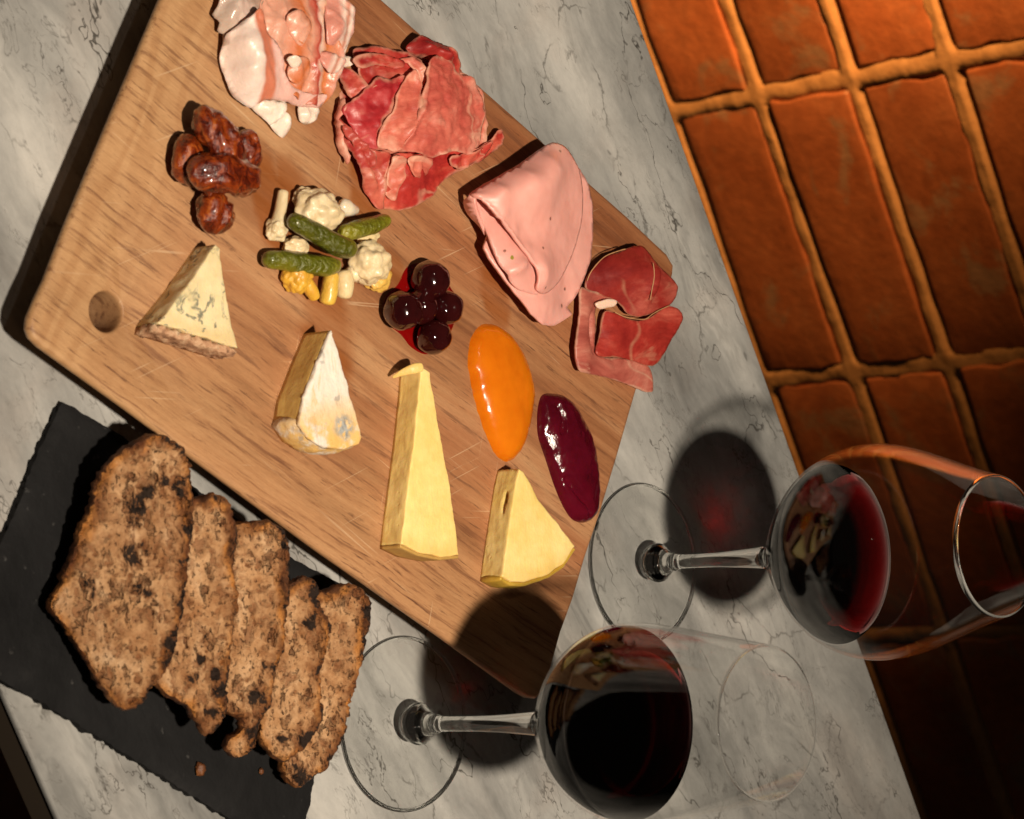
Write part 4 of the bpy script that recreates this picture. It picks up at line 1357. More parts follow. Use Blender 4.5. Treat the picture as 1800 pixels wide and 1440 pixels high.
def floret(name, head, r, label, seed, col=(1, 1, 1), stalk=None, sr=(3, 2), squash=(1, 1, .85), hseed=0):
    h = np.array(head)
    zc = max(h[2], T + r * squash[2] * 0.9)
    t = thing(name, label, 'cauliflower', (h[0], h[1], T), 'pickled cauliflower pieces')

    def dsp(p):
        d = mn.voronoi((p.x * 2.0 + seed, p.y * 2.0, p.z * 2.0))[0]
        e = mn.voronoi((p.x * 6 + seed, p.y * 6, p.z * 6))[0]
        return 0.26 * (0.55 - d[0]) + 0.05 * (0.5 - e[0]) + 0.22 * nz(p.x, p.y, p.z + seed, 1.4)
    if r > 0:
        V, F = ico((h[0], h[1], zc), r, 5, dsp, squash)
        V[:, 2] = np.maximum(V[:, 2], T + 0.15)
        o = mk('head', V, F, CAU, t)
        o.color = (*col, 1)
    if stalk is not None:
        V, F = capsule(stalk, sr, n=22, seg=18, tip=(0.35, 0.35), disp=lambda tt, th, p: 0.10 * fbm(p[0] + 3 * math.cos(th), p[1] + 3 * math.sin(th), seed, 0.2, 2))
        V[:, 2] = np.maximum(V[:, 2], T + 0.15)
        o = mk('stalk', V, F, CAU, t)
        o.color = (*col, 1)
    return t


YE = (1.0, 0.66, 0.10)
floret('cauliflower_floret', [(-86.7,-169.5,32)][0], 5.0, 'pale cauliflower piece with a long straight stalk, on the nut side', 1, (1, .97, .9), [(-103.9,-163.8,33),(-95.1,-166.6,33),(-87.8,-169.6,33)], (2.4, 2.6, 3.6))
floret('cauliflower_floret', [(-93.7,-148,37)][0], 10.2, 'large knobbly white cauliflower floret behind the dark gherkin', 2, (1, .95, .86), None, squash=(0.95, 1.1, .8))
floret('cauliflower_floret', [(-99.7,-151.6,33)][0], 5.5, 'small white cauliflower floret at the far end of the pickles', 3, (1, .96, .9), None)
floret('cauliflower_floret', [(-70.5,-119.3,36)][0], 9.8, 'large cream cauliflower floret with yellow stained edges, nearest the cherries', 4, (1.05, .99, .88), [(-64.8,-129.5,32),(-67.9,-124.7,34),(-70.2,-120.1,35)], (3.6, 4.2, 4.5))
floret('cauliflower_floret', [(-65,-111.7,31)][0], 7.5, 'yellow stained cauliflower crumb tucked under the cream floret', 9, (1.0, .72, .22), None, squash=(1, 1, .6))
floret('cauliflower_floret', [(-65.8,-160.8,33)][0], 6.8, 'bright yellow cauliflower floret under the longest gherkin', 5, YE, [(-64.7,-156.6,33),(-59.6,-152.9,33),(-56.1,-150.8,32)], (3, 3, 2.2))
floret('cauliflower_stalk', [(-60.9,-142.6,33)][0], 0, 'thick yellow cauliflower stalk pointing at the soft cheese', 6, (1.0, .74, .16), [(-67.5,-140.6,34),(-60.8,-142.9,34),(-53.3,-144,32)], (3.2, 3.8, 3.4))
floret('cauliflower_stalk', [(-61.8,-133.2,33)][0], 0, 'cream cauliflower stalk beside the thick yellow one', 7, (1.05, .98, .80), [(-68.2,-134,34),(-61.7,-133.8,34),(-55.9,-134.1,32)], (3.6, 4.2, 4.0))
floret('cauliflower_floret', [(-79.2,-158.5,32)][0], 4.6, 'little cauliflower floret peeping out between two gherkins', 8, (1, .93, .82), None, squash=(1, 1.6, .8))
floret('cauliflower_floret', [(-83,-115.2,32)][0], 4.2, 'cream cauliflower scrap under the bright green gherkin', 10, (1, .95, .75), None, squash=(.8, 1.5, .7))
ON = m_plain('pickled_onion', (0.70, 0.62, 0.48), 0.15, sss=0.7, ss=0.004, sr=(1, .8, .5), coat=0.6)
V, F = capsule([(-97.4,-132.2,33),(-95.2,-128.6,34),(-94.2,-119.9,32)], [3.2, 4.0, 1.4], n=24, seg=20, disp=lambda t, th, p: 0.08 * fbm(p[0] + 3 * math.cos(th), p[1] + 3 * math.sin(th), 3, 0.2, 2))
V[:, 2] = np.maximum(V[:, 2], T + .1)
tag(mk('pickled_onion', V, F, ON), 'translucent pickled onion with a tapering tail beside the white floret', 'onion')
# ------------------------------------------------------------------ cured meats
def shift(P, dz):
    return [(x, y, z + dz) for x, y, z in P]


# ---- mortadella: one slice underneath, one folded over it
MOR = m_mortadella()
low = [(-112.3,17.9,37),(-107.6,28.2,35),(-97.6,34.7,33),(-86.8,35.4,32),(-69.2,31.6,32),(-58,23.2,33),(-49.6,15.9,33),(-45.3,11.2,32),(-42.1,12.8,33),(-38,0.5,35),(-37.7,-10,37),(-39.8,-17.7,39),(-51.3,-31.2,41),(-62.2,-41.1,41),(-72.3,-46.7,39),(-77.8,-46,38),(-94.4,-29.3,37),(-107.3,-8.1,37)]
lin = [(-45.7,-10.5,40),(-51.3,-21.5,42),(-64.1,10.4,36),(-82.7,17.1,36),(-72.7,-19.1,39)]
mort = thing('mortadella', 'folded slices of pale pink mortadella speckled with pepper', 'mortadella', cen(low))
sheet('slice', low, lin, MOR, mort, sp=1.6, rag=0.5, ragf=0.08, wob=0.5, thick=1.6, seed=1)
# inner flap under the fold
inf = [(-96.8,-49.4,37),(-93.8,-43.1,40),(-84.7,-31.1,41),(-72.4,-20.4,42),(-60.2,-12.5,42),(-52,-17.6,42),(-52.5,-26.3,43),(-55.4,-35.7,44),(-62.2,-42.4,44),(-70,-45.9,43),(-78.5,-48.1,42),(-86.7,-48.4,39)]
sheet('slice', inf, [(-75.3,-40.4,45),(-64.6,-38.3,47),(-59.2,-27.4,45),(-84.9,-43.5,42)], MOR, mort, sp=1.2, rag=0.1, wob=0.3, thick=1.5, seed=3, ridges=(([(-61.8,-44.9,46),(-63.6,-37.4,46),(-68.1,-28.8,46)], 2.2, 3.0, 3.0),))
# outer loop on the left
loop = [(-97.8,-52.5,34),(-99.7,-55.8,40),(-98,-53.9,43),(-95.8,-53.9,42),(-91.2,-52,41),(-85.5,-48.8,40),(-80.9,-45.1,38),(-85.6,-44.1,34),(-90.5,-48.4,33),(-94.2,-51.3,33)]
sheet('slice', loop, [(-95.3,-56.2,42),(-90.2,-53.7,41)], MOR, mort, sp=1.0, rag=0.1, wob=0.2, thick=1.5, seed=4)
# top flap: its left border rolls over the inner flap
upp = [(-99.4,-56.9,41),(-103.1,-49.2,41),(-107.1,-38.4,42),(-112.5,-24.6,43),(-120.9,-5.6,43),(-122.2,1.3,43),(-120.4,6.7,44),(-115.5,11.9,44),(-108.9,16.8,43),(-101,19.9,41),(-91,21,39),(-80.3,18.1,38),(-68.7,10.8,38),(-58.2,0.3,39),(-53.8,-8.4,41),(-51.8,-16.7,43),(-53.7,-22.8,45),(-58.8,-23.1,47),(-65.4,-25.9,48),(-73.2,-32.1,48),(-81.8,-40,48),(-88.2,-47,48),(-92.6,-50.6,47),(-96,-54,45),(-97.3,-56.2,43)]
uin = [(-98.8,-55.2,48),(-102.4,-44.5,49),(-108.6,-27.6,50),(-115,-11.2,50),(-112.3,-0.7,49),(-98,-2.6,47),(-82.3,-6.7,45),(-82.4,4.5,42),(-69.2,-10.5,45),(-92.4,-50.9,53),(-86.4,-45,54.5),(-78.9,-37.8,54.5),(-71.5,-31.1,54),(-63.6,-24.7,52),(-57.3,-19.4,48),(-95.6,-39,50),(-87.7,-22.7,48)]
sheet('slice', upp, uin, MOR, mort, sp=1.1, rag=0.15, wob=0.3, thick=1.6, seed=2, zmin=34)
pist = np.array([(-90.2,-34.9,53)])[0]
PIS = m_plain('pistachio_green', (0.26, 0.19, 0.02), 0.5)
V, F = ico((pist[0], pist[1], pist[2] - 1.0), 1.2, 2, None, (1, 1, .9))

# ---- air dried beef: three dark red slices
COP = m_ham('dark_cured_beef', (0.20, 0.010, 0.010), (0.35, 0.032, 0.024), (0.56, 0.135, 0.095), fat=(0.62, 0.33, 0.20), vs=0.8, fatw=0.55)
c1 = [(-56,24.3,33.2),(-61,26.7,33.9),(-67.7,36.8,34.5),(-70.3,47.5,35.1),(-72.2,55.4,35.8),(-72.7,63.1,36.5),(-69.2,67.7,37.1),(-64.3,72.4,37.1),(-53.9,85.7,36.5),(-49.9,87.6,35.8),(-43.8,82.7,35.1),(-40.4,69.9,35.8),(-38.7,59.6,35.8),(-39,53.2,35.1),(-41.1,49.7,34.5),(-46.3,43.9,34.5),(-49.5,34.8,33.9),(-53,25.5,33.2)]
cin = [(-60.2,38.2,37.8),(-63.8,46.8,39.7),(-51.5,51.3,37.8),(-64.8,54.5,40.4),(-53.3,73.2,39),(-48.1,67.6,37.8),(-53.2,44,37.1)]
c2 = [(-41.9,35.2,33.2),(-41.5,41.5,34.5),(-37.4,51,35.8),(-37.1,62.7,35.8),(-42.5,82,34.5),(-37.1,92.6,33.2),(-26.1,84.2,31.9),(-16.7,74.6,31.2),(-14.7,70,31.2),(-14.7,63.8,31.9),(-19.2,46.3,33.2),(-21.9,27.4,33.2),(-31,31.1,32.5)]
c2in = [(-29.9,46.2,35.8),(-28.9,67.7,35.1),(-21.2,59.6,33.9),(-26.4,36.1,35.1)]
c3 = [(-53.4,19.2,33.9),(-53.2,24.8,33.9),(-48.1,42.4,33.9),(-46.4,45.4,33.2),(-45.5,33.8,30.6),(-35.2,31.4,30.6),(-23.9,28.2,31.2),(-20.6,33.5,31.9),(-19.2,48.5,31.2),(-15,66.2,30.6),(-4.8,69.2,29.9),(-1.8,65.4,30),(-8.2,44.4,31.2),(-12.2,26.7,32.5),(-13.7,17.4,33.9),(-15.6,12.8,33.9),(-25.9,10.8,34.5),(-39.4,15.6,34.5)]
c3in = [(-44.7,21.4,35.8),(-28.7,17.4,35.8),(-17.9,17.4,35.1),(-14.9,34.5,33.2)]
beef = thing('cured_beef', 'three folded dark red slices of cured beef hanging over the board end', 'cured meat', cen(c3))
COPL = m_ham('pale_cured_beef', (0.36, 0.065, 0.050), (0.54, 0.150, 0.110), (0.70, 0.30, 0.22), fat=(0.72, 0.46, 0.32), vs=0.9, fatw=0.8)
sheet('slice', c3, c3in, COPL, beef, sp=1.3, rag=0.25, wob=0.3, thick=1.1, seed=21, color=(1, 1, 1), ridges=(([(-43.3,27.4,33.9),(-33.9,25.6,33.9),(-24.4,25.4,33.8)], -4.0, 1.8, 1.8),))
sheet('slice', c2, c2in, COP, beef, sp=1.3, rag=0.25, wob=0.4, thick=1.1, seed=22, color=(1.25, 1.15, 1.1))
fold1 = ([(-66.8,68.7,37.8),(-59.1,68.8,37.8),(-50.9,66.3,37.7),(-44.9,63.7,37.7)], 3.2, 1.4, 7.0)
sheet('slice', c1, cin, COP, beef, sp=1.1, rag=0.3, wob=0.4, thick=1.1, seed=23, color=(1.0, 0.95, 0.95), ridges=(fold1,))
ft = [(-46.1,28,35.1),(-47.5,33.2,35.8),(-47.8,38.2,36.1),(-46.6,42.5,35.8),(-44.5,41.2,35.1),(-43.9,36.2,34.8),(-43.6,30.8,34.5)]
sheet('fat_edge', ft, [], m_plain('white_fat', (0.78, 0.56, 0.44), 0.3, sss=0.3, ss=0.001), beef, sp=1.0, rag=0.1, wob=0.1, thick=1.2, seed=24)
# dried rind threads along the slice edges
TH = m_plain('dry_rind', (0.42, 0.22, 0.10), 0.6)
for path in ([(-41.4,39.7,36.1),(-39.3,44.4,36.8),(-37.8,50.6,37.3),(-37.1,59.7,37.3),(-39.1,65.1,37.2),(-41.1,71.9,36.7),(-43,80.9,35.8)], [(-63.8,64.2,42),(-57.5,64.1,42),(-50.7,62.1,41.3),(-45.9,61.7,40)], [(-57.3,24.4,34),(-61.9,27.1,35.1),(-68.1,36,36),(-70.7,46.4,36.6),(-71.4,51.3,36.7)]):
    V, F = tube(catmull(path, False, 1.5), [0.22 + 0.22 * abs(nz(i, 0, 3, .4)) for i in range(len(catmull(path, False, 1.5)))], 8)
    mk('dry_edge', V, F, TH, beef)

# ---- prosciutto heap
PRO = m_ham('prosciutto', (0.30, 0.012, 0.016), (0.52, 0.045, 0.036), (0.74, 0.19, 0.125), fat=(0.78, 0.44, 0.30), fatw=1.3)
PROV = m_ham('veined_prosciutto', (0.50, 0.070, 0.055), (0.68, 0.165, 0.118), (0.88, 0.44, 0.33), fat=(0.84, 0.52, 0.36), vs=0.7, fatw=1.6)
pro = thing('prosciutto', 'heap of ruffled translucent red prosciutto slices with fatty veins', 'prosciutto', cen([(-135.2,-70.5,28)]))
heap = [(-155.3,-115.1,29),(-163.2,-96.4,29),(-167.5,-67,29),(-161.3,-45.6,29),(-145.6,-34.7,29),(-127.1,-36.1,29),(-115.4,-52.1,29),(-103.9,-70.3,29),(-99.1,-90.9,29),(-104.4,-102.7,29),(-119.8,-116.4,29),(-137.5,-121,29)]
sl = dome('slice', heap, 7, PRO, pro, sp=2.2, z0=T + 0.2, rag=1.5, power=0.6)
sl.color = (0.7, 0.6, 0.6, 1)


def S(pts, inn, col, seed, mat=PRO, parent=pro, **kw):
    return sheet('slice', pts, inn, mat, parent, color=col, seed=seed, **{**dict(sp=1.15, rag=0.55, ragf=0.16, wob=1.1, wobf=0.16, thick=0.6, crease=0.8, curl=1.6), **kw})


# bottom slice spreading towards the mortadella, with a tail
S([(-95.1,-101.4,29.6),(-101.6,-102.3,30.8),(-108.5,-102.7,33),(-118.1,-98.8,35.7),(-118.1,-90.2,36.8),(-118.6,-74.8,36.3),(-120.6,-57.6,35.1),(-120.7,-42.2,34),(-125.5,-31.3,32.9),(-129.9,-24.6,31.9),(-128.6,-20.8,31.3),(-123.6,-21.7,30.8),(-118.9,-30,30.8),(-114.5,-40.1,30.8),(-110.7,-52.6,30.8),(-106.5,-63.1,30.2),(-101.4,-68.6,30.2),(-96.9,-77.4,29.6),(-94.3,-86.5,29.6)], [(-106.2,-94.9,34.1),(-111,-80.9,35.1),(-99.9,-86.4,31.9),(-114.9,-56.7,33.5),(-98.9,-96.8,31.3)], (1.05, 0.95, 0.9), 31, rag=0.6)
# left lower folds
S([(-136,-126.3,30.8),(-133.4,-124.4,33.5),(-130.4,-122.2,35.1),(-123.9,-115.8,36.2),(-120.3,-109.1,36.8),(-117.8,-99.5,35.7),(-111.9,-101.2,34),(-106.5,-102.5,32.4),(-100.3,-102.6,31.3),(-95.1,-101.9,30.2),(-95.2,-106.3,29.6),(-99.3,-110.5,30.2),(-104.6,-114.5,30.8),(-113.7,-119.1,31.3),(-121.6,-123.9,31.3),(-128.5,-125.9,30.8)], [(-122.9,-119.6,34.6),(-114.1,-113.2,34),(-104,-110.1,33)], (0.95, 0.9, 0.9), 32, ridges=(([(-127.4,-122.4,33.5),(-118,-117.4,33.5),(-109.1,-111.7,33.5),(-102.7,-107.6,33.5)], 4.0, 2.0, 5.0), ([(-126.8,-118,33.5),(-115.4,-111.5,33.5),(-105.9,-105.7,33.5)], -5.0, 2.0, 2.0)))
# pale curled rim on the left
S([(-143.3,-124.4,31.3),(-144.1,-122.8,33),(-139.3,-123.9,34.6),(-133,-126.5,34.6),(-125.5,-125.3,34),(-118.1,-123.2,33),(-114.6,-123.6,30.8),(-119.2,-125.6,30.2),(-126,-127.4,30.2),(-134.4,-127.7,30.2)], [], (1.15, 1.3, 1.3), 33, mat=PROV, rag=0.8)
# small curl at the upper left
S([(-155.5,-121.9,30.8),(-157.6,-118.8,31.9),(-155.2,-115.2,33.5),(-150.3,-112.4,35.7),(-147.2,-111.9,36.2),(-142.8,-116.3,35.2),(-144.1,-119.6,33),(-147.3,-120.8,31.3)], [(-149.8,-118.9,35.1)], (1.0, 1.0, 1.0), 34)
# dark upper slice
S([(-165.5,-113.4,32.4),(-167,-106,33),(-167,-98.3,34.1),(-165.4,-90.7,35.1),(-164.4,-82.7,35.7),(-160.3,-75.7,36.8),(-155.4,-81.8,37.9),(-152.2,-90.2,37.9),(-150.1,-95.8,37.9),(-149.1,-105,37.4),(-147.2,-112.6,36.2),(-153.2,-113.7,34.6),(-160.2,-113.8,33.5)], [(-158.1,-104.6,36.8),(-158.2,-91,37.4)], (0.9, 0.75, 0.75), 35, rag=0.6)
# back folds standing up at the top right
S([(-166.3,-81.8,33.5),(-169.8,-78.7,34.6),(-172,-74.4,35.7),(-169.8,-68.4,37.4),(-167.6,-59.7,37.9),(-163.4,-52.7,37.4),(-157.1,-50,35.7),(-152.4,-53.7,35.7),(-158.2,-61,34.6),(-160.7,-69.8,34.6),(-162.7,-77,34)], [(-167.2,-74.6,38.5),(-162.1,-61.8,39.5),(-163.7,-66.7,37.4)], (0.95, 0.95, 0.9), 36, ridges=(([(-166.7,-79.5,37.9),(-165.4,-68.8,37.9),(-159.8,-56.7,37.9)], 4.5, 3.0, 4.0),))
# right shoulder beneath the main slice
S([(-156.5,-52,34.6),(-154,-42.1,34),(-147.7,-34.6,33),(-137.3,-31.9,31.9),(-126.9,-33.4,30.8),(-121.1,-35.8,30.8),(-120.8,-46.5,33.5),(-136.7,-50.3,35.7),(-147.1,-53.1,36.2)], [], (1.05, 1.1, 1.05), 37, mat=PROV)
# magenta slice on the left
S([(-138.3,-125.1,34.6),(-142.6,-120.2,36.2),(-146.4,-115,37.9),(-149.9,-110,39),(-152.3,-105.2,39.5),(-151.3,-98.1,40.1),(-152.8,-92.4,40.6),(-148.2,-94.1,40.6),(-142.3,-97.8,40.7),(-136.6,-102.3,40.1),(-130.1,-107.8,39),(-121.7,-109.3,37.9),(-122.1,-114.8,36.8),(-126.5,-119.1,35.7),(-131.7,-122.7,35.1)], [(-138.7,-112.9,39),(-132.6,-117.4,37.4),(-146.1,-102.9,40.6)], (0.95, 0.62, 0.95), 38, rag=0.8)
# narrow middle slice
S([(-138.4,-101,41.2),(-146,-96.9,41.8),(-151.6,-92.4,42.3),(-155.7,-86.5,42.3),(-151.1,-84.6,42.3),(-146.5,-82.7,42.3),(-135.8,-87.4,42.3),(-126.9,-91.7,41.8),(-122.7,-94.8,40.6),(-118.9,-100.6,39.5),(-120.5,-104.8,39),(-121.6,-110.5,38.5),(-129,-108.4,39.5),(-134.7,-104.5,40.6)], [(-135.8,-97.1,42.3)], (1.1, 1.15, 1.1), 39, mat=PROV, ridges=(([(-146.2,-82.8,41.2),(-134.6,-88,41.2),(-123.2,-95.3,41.2)], 2.4, 1.2, 2.6),))
# ruffled crest at the top of the main slice
S([(-160.9,-89.7,37.9),(-161.8,-85.6,39),(-160.2,-80.8,40.1),(-156.5,-79.2,41.2),(-151.3,-79.2,41.2),(-148.3,-81.9,40.6),(-154.6,-82.8,39.5),(-158.8,-86.2,38.5)], [], (1.1, 1.2, 1.15), 40, mat=PROV, rag=1.0)
# main veined slice on top
S([(-119.8,-100.3,40.1),(-121.9,-96.9,41.2),(-125.6,-93.9,42.3),(-134.3,-89.5,43.4),(-145.9,-84.3,43.4),(-151,-81.4,43.4),(-157.3,-78.9,42.9),(-161,-75.3,42.3),(-162.6,-67.4,41.2),(-159.7,-59.3,40.1),(-155,-55.2,39),(-152.7,-44.9,37.4),(-147,-38.7,35.7),(-138.2,-36.6,34.6),(-128,-38.2,34),(-120.6,-42.8,34.6),(-117.9,-50.3,35.7),(-119.3,-60,37.4),(-118.3,-68.4,37.9),(-116.6,-76.7,37.9),(-118.8,-88.7,39)], [(-153.6,-72.9,43.9),(-140.5,-79.4,45),(-143.6,-61.6,42.3),(-130.7,-66.5,41.8),(-126.7,-85.1,43.4),(-133.7,-52.2,39),(-123.1,-73.8,40.6)], (1.05, 1.05, 1.05), 41, mat=PROV, rag=0.5, waves=(0.8, 0.6, 17, 0.7), ridges=(([(-155,-78.1,42.9),(-142.1,-83.5,42.9),(-129.3,-90.3,42.9),(-121,-98.6,42.8)], 1.8, 1.6, 1.6),))
# loose ruffles over the lower slices
S([(-160.4,-119.2,38.5),(-163.3,-109.6,39),(-162.1,-98.3,39.5),(-159.1,-90,40.1),(-156.3,-95.5,39.5),(-157.7,-106.8,39),(-156.4,-115.5,38.5)], [], (1.0, 0.9, 0.9), 43, waves=(0.4, 0.9, 7, 1.3))
S([(-117.5,-100.6,37.9),(-115,-92.6,37.4),(-106.1,-93.8,35.1),(-98.2,-98.5,33),(-102.9,-102.1,33),(-111.3,-101.3,35.1)], [], (1.1, 1.15, 1.1), 44, mat=PROV, waves=(0.9, 0.3, 8, 1.2))
S([(-116.8,-62.7,36.8),(-118.9,-46.4,35.7),(-123.8,-32,34),(-119.2,-33.7,32.9),(-112.5,-48.3,33),(-112,-59.2,34)], [], (1.1, 1.1, 1.05), 45, waves=(0.5, 0.8, 7, 1.2))
S([(-131,-127.8,36.8),(-128.3,-123,37.9),(-120.5,-115.4,39),(-116.1,-110,37.9),(-112.4,-112.8,35.1),(-118.6,-119.6,35.1),(-125.1,-125,35.1)], [], (0.9, 0.8, 0.85), 46, waves=(0.7, 0.7, 6, 1.2))
# scrap lying on the bottom slice
S([(-116,-90.8,37.1),(-117.5,-84,37.4),(-116.1,-75.9,37.1),(-111.9,-75.5,35.7),(-108.5,-77.8,34.6),(-107.8,-85.1,34.6),(-111.5,-88.9,36)], [], (1.15, 1.35, 1.25), 42, mat=PROV, rag=0.6)
# ---- pancetta: a rolled white slice with folds around a lean, streaky middle
FAT, PNK, RED = (0.80, 0.62, 0.54), (0.72, 0.40, 0.33), (0.50, 0.12, 0.055)
PA1 = m_pancetta('pancetta_fat', [(0.0, (0.74, 0.52, 0.45)), (0.16, (0.78, 0.58, 0.50)), (0.205, (0.46, 0.24, 0.17)), (0.245, FAT), (0.60, (0.84, 0.70, 0.63)), (0.655, (0.60, 0.20, 0.12)), (0.80, (0.64, 0.22, 0.13)), (0.86, (0.74, 0.48, 0.43)), (1.0, (0.76, 0.46, 0.40))], 0.035)
PA2 = m_pancetta('pancetta_lean', [(0.0, (0.70, 0.36, 0.26)), (0.22, (0.58, 0.16, 0.05)), (0.36, (0.68, 0.34, 0.24)), (0.48, (0.42, 0.05, 0.03)), (0.56, (0.78, 0.56, 0.46)), (0.68, (0.60, 0.19, 0.06)), (0.85, (0.66, 0.30, 0.22)), (1.0, (0.78, 0.58, 0.50))], 0.30)
PA3 = m_pancetta('pancetta_white', [(0.0, (0.80, 0.66, 0.56)), (0.5, (0.86, 0.76, 0.66)), (1.0, (0.78, 0.60, 0.52))], 0.1)
PA4 = m_pancetta('pancetta_stripes', [(0.0, (0.66, 0.28, 0.22)), (0.2, (0.82, 0.64, 0.56)), (0.34, (0.62, 0.26, 0.18)), (0.48, (0.84, 0.70, 0.62)), (0.6, (0.66, 0.34, 0.28)), (0.72, (0.82, 0.62, 0.56)), (1.0, (0.78, 0.56, 0.50))], 0.05)
pan = thing('pancetta', 'loose heap of white and pink streaky pancetta slices at the board top', 'pancetta', cen([(-165,-150.5,28)]))
S([(-178.9,-183.4,30),(-191.6,-165.4,30),(-195.3,-127.9,30),(-183.1,-112.3,30),(-162.7,-118.5,30),(-144.9,-131.2,30),(-142.3,-155.3,30),(-144.7,-181.4,30),(-161.7,-187.2,30)] and [(-178.9,-183.4,30),(-191.6,-165.4,30),(-195.3,-127.9,30),(-183.1,-112.3,30),(-162.7,-118.5,30),(-144.9,-131.2,30),(-142.3,-155.3,30),(-144.7,-181.4,30),(-161.7,-187.2,30)], [(-168.5,-158.2,37),(-161.1,-168.2,36),(-171.2,-144.4,37)], (1, 1, 1), 50, mat=PA3, parent=pan, axis=[(-171.8,-185.8,28),(-163,-116.6,28)], rag=0.8)
# thin translucent fold at the far left
S([(-179.3,-193.1,30.1),(-183.8,-191.1,31.5),(-188.5,-189.2,32.9),(-193.1,-178.2,33.6),(-190.9,-167.3,34.3),(-183.6,-168.9,36.4),(-177.9,-176.8,37.1),(-173.9,-184.5,36.4),(-171.4,-188.1,33.6),(-171.7,-190.8,30.8),(-175.7,-191.6,30.1)], [(-180.3,-188.2,35.7),(-185.2,-179.1,37.1)], (1, 1, 1), 51, mat=m_pancetta('pancetta_translucent', [(0.0, (0.52, 0.40, 0.33)), (0.4, (0.66, 0.52, 0.46)), (0.7, (0.40, 0.26, 0.20)), (1.0, (0.70, 0.54, 0.50))], 0.2, 0.15), parent=pan, axis=[(-176.6,-191,28),(-189.6,-160.6,28)], rag=0.5, ridges=(([(-174.2,-192.3,33.6),(-180.7,-186.3,33.6),(-188.1,-181.4,33.6)], 3.5, 2.5, 3.5),))
# small white scrap beside the roll and drooping tips
S([(-140.3,-148.2,30.8),(-141.1,-144,32.2),(-140.2,-136,31.5),(-135.5,-137.7,30.8),(-132.9,-142.8,30.1),(-134.4,-147.7,30.1)], [(-137,-144.9,32.9)], (1, 1, 1), 52, mat=PA3, parent=pan, axis=[(-140.6,-145.6,28),(-133.9,-135.3,28)], rag=0.3)
S([(-132.1,-166,30.8),(-135.1,-162.9,32.2),(-137.2,-158.9,32.9),(-133.7,-155.5,31.5),(-128.4,-155.9,30.1),(-127,-157.4,29.4),(-127.9,-160.3,30.1)], [(-131.5,-162,32.9)], (1, 1, 1), 53, mat=PA3, parent=pan, axis=[(-132.4,-163.4,28),(-128.7,-153.9,28)], rag=0.3)
S([(-140.5,-177.3,32.2),(-142.6,-171.7,34.3),(-142.1,-164.5,35),(-141.2,-159.3,34.3),(-137,-160,32.9),(-133.7,-162.5,31.5),(-132.1,-166,30.8),(-135.8,-170.8,30.8),(-138.2,-174.4,30.8)], [(-137.9,-170.3,35),(-138.6,-165.6,35)], (1, 1, 1), 54, mat=PA3, parent=pan, axis=[(-140.1,-173.7,28),(-137.6,-154.1,28)], rag=0.3)
# streaky lean middle, crumpled
S([(-182.1,-170.7,36.4),(-189.6,-163.5,35),(-195.1,-148.8,34.3),(-194.4,-133.7,34.3),(-188.4,-126,34.3),(-177,-124.7,35),(-166.9,-124.4,35),(-160.1,-120.2,33.6),(-154.5,-124.4,33.6),(-149.1,-127.2,32.9),(-143.6,-132.1,32.2),(-140.1,-139.1,32.2),(-141.8,-149.2,34.3),(-146.4,-158.9,36.4),(-156.1,-163.2,37.1),(-170.7,-167.9,37.1)], [(-175.5,-159.3,39.2),(-170.9,-149.2,38.5),(-156.3,-146.5,37.1),(-178.7,-137.4,37.8),(-183.5,-149.6,37.1),(-161.4,-137.4,37.1)], (1, 1, 1), 55, mat=PA2, parent=pan, axis=[(-172.3,-159.5,28),(-165.6,-116.2,28)], rag=0.7, wob=1.1, wobf=0.12, waves=(0.3, 0.95, 13, 1.6))
# folded lean strips
S([(-178.1,-158.3,38.5),(-180.8,-154.5,40.6),(-180.4,-148.8,41.3),(-175.6,-145.5,40.6),(-170.2,-147.2,39.9),(-165.8,-150.5,39.2),(-168.2,-154.2,39.2),(-172.7,-157,38.5)], [(-175.1,-153.8,42.7)], (1, 1, 1), 56, mat=PA2, parent=pan, axis=[(-172.5,-149.5,28),(-183,-127.7,28)], rag=0.5, wob=1.2)
S([(-158.9,-157.5,38.5),(-160.7,-153.5,39.9),(-159.9,-148,39.2),(-156.1,-146.1,38.5),(-151.2,-149.2,37.8),(-148.8,-154.2,37.1),(-152.1,-159.1,37.8)], [(-155.2,-154.9,40.6)], (1, 1, 1), 57, mat=PA2, parent=pan, axis=[(-162.5,-150.8,28),(-142.7,-133.1,28)], rag=0.5, wob=0.8)
S([(-159.5,-161.3,40.6),(-160.8,-159.1,42),(-159.4,-155.3,42),(-157.2,-153.6,40.6),(-155.7,-157.9,39.9)], [], (1, 1, 1), 58, mat=PA3, parent=pan, axis=[(-161.6,-149.6,28),(-159.2,-141.8,28)], rag=0.2)
S([(-162.4,-139.6,36.4),(-163.8,-134.6,37.8),(-161.9,-128.7,37.8),(-160.2,-122.8,36.4),(-156.6,-126,36.4),(-153.9,-131.9,37.1),(-155.9,-136.4,37.1),(-158.5,-138.8,36.4)], [(-159,-135.2,39.9)], (1, 1, 1), 59, mat=PA4, parent=pan, axis=[(-165.3,-131.4,28),(-156.7,-117.4,28)], rag=0.5, wob=1.0)
# striped slice standing at the right
S([(-189.3,-131.3,35),(-191.8,-124.1,36.4),(-186.8,-119.2,37.1),(-181.6,-113.7,35.7),(-174.3,-113.7,34.3),(-166.7,-117.9,33.6),(-163.1,-122.2,33.6),(-166.2,-128.2,35.7),(-166.9,-133.5,37.1),(-173.8,-134.6,37.8),(-181.5,-132.3,37.1)], [(-178.5,-127,40.6),(-171.1,-129.5,39.9)], (1, 1, 1), 60, mat=PA4, parent=pan, axis=[(-178,-126.3,28),(-175.4,-106.5,28)], rag=0.4)
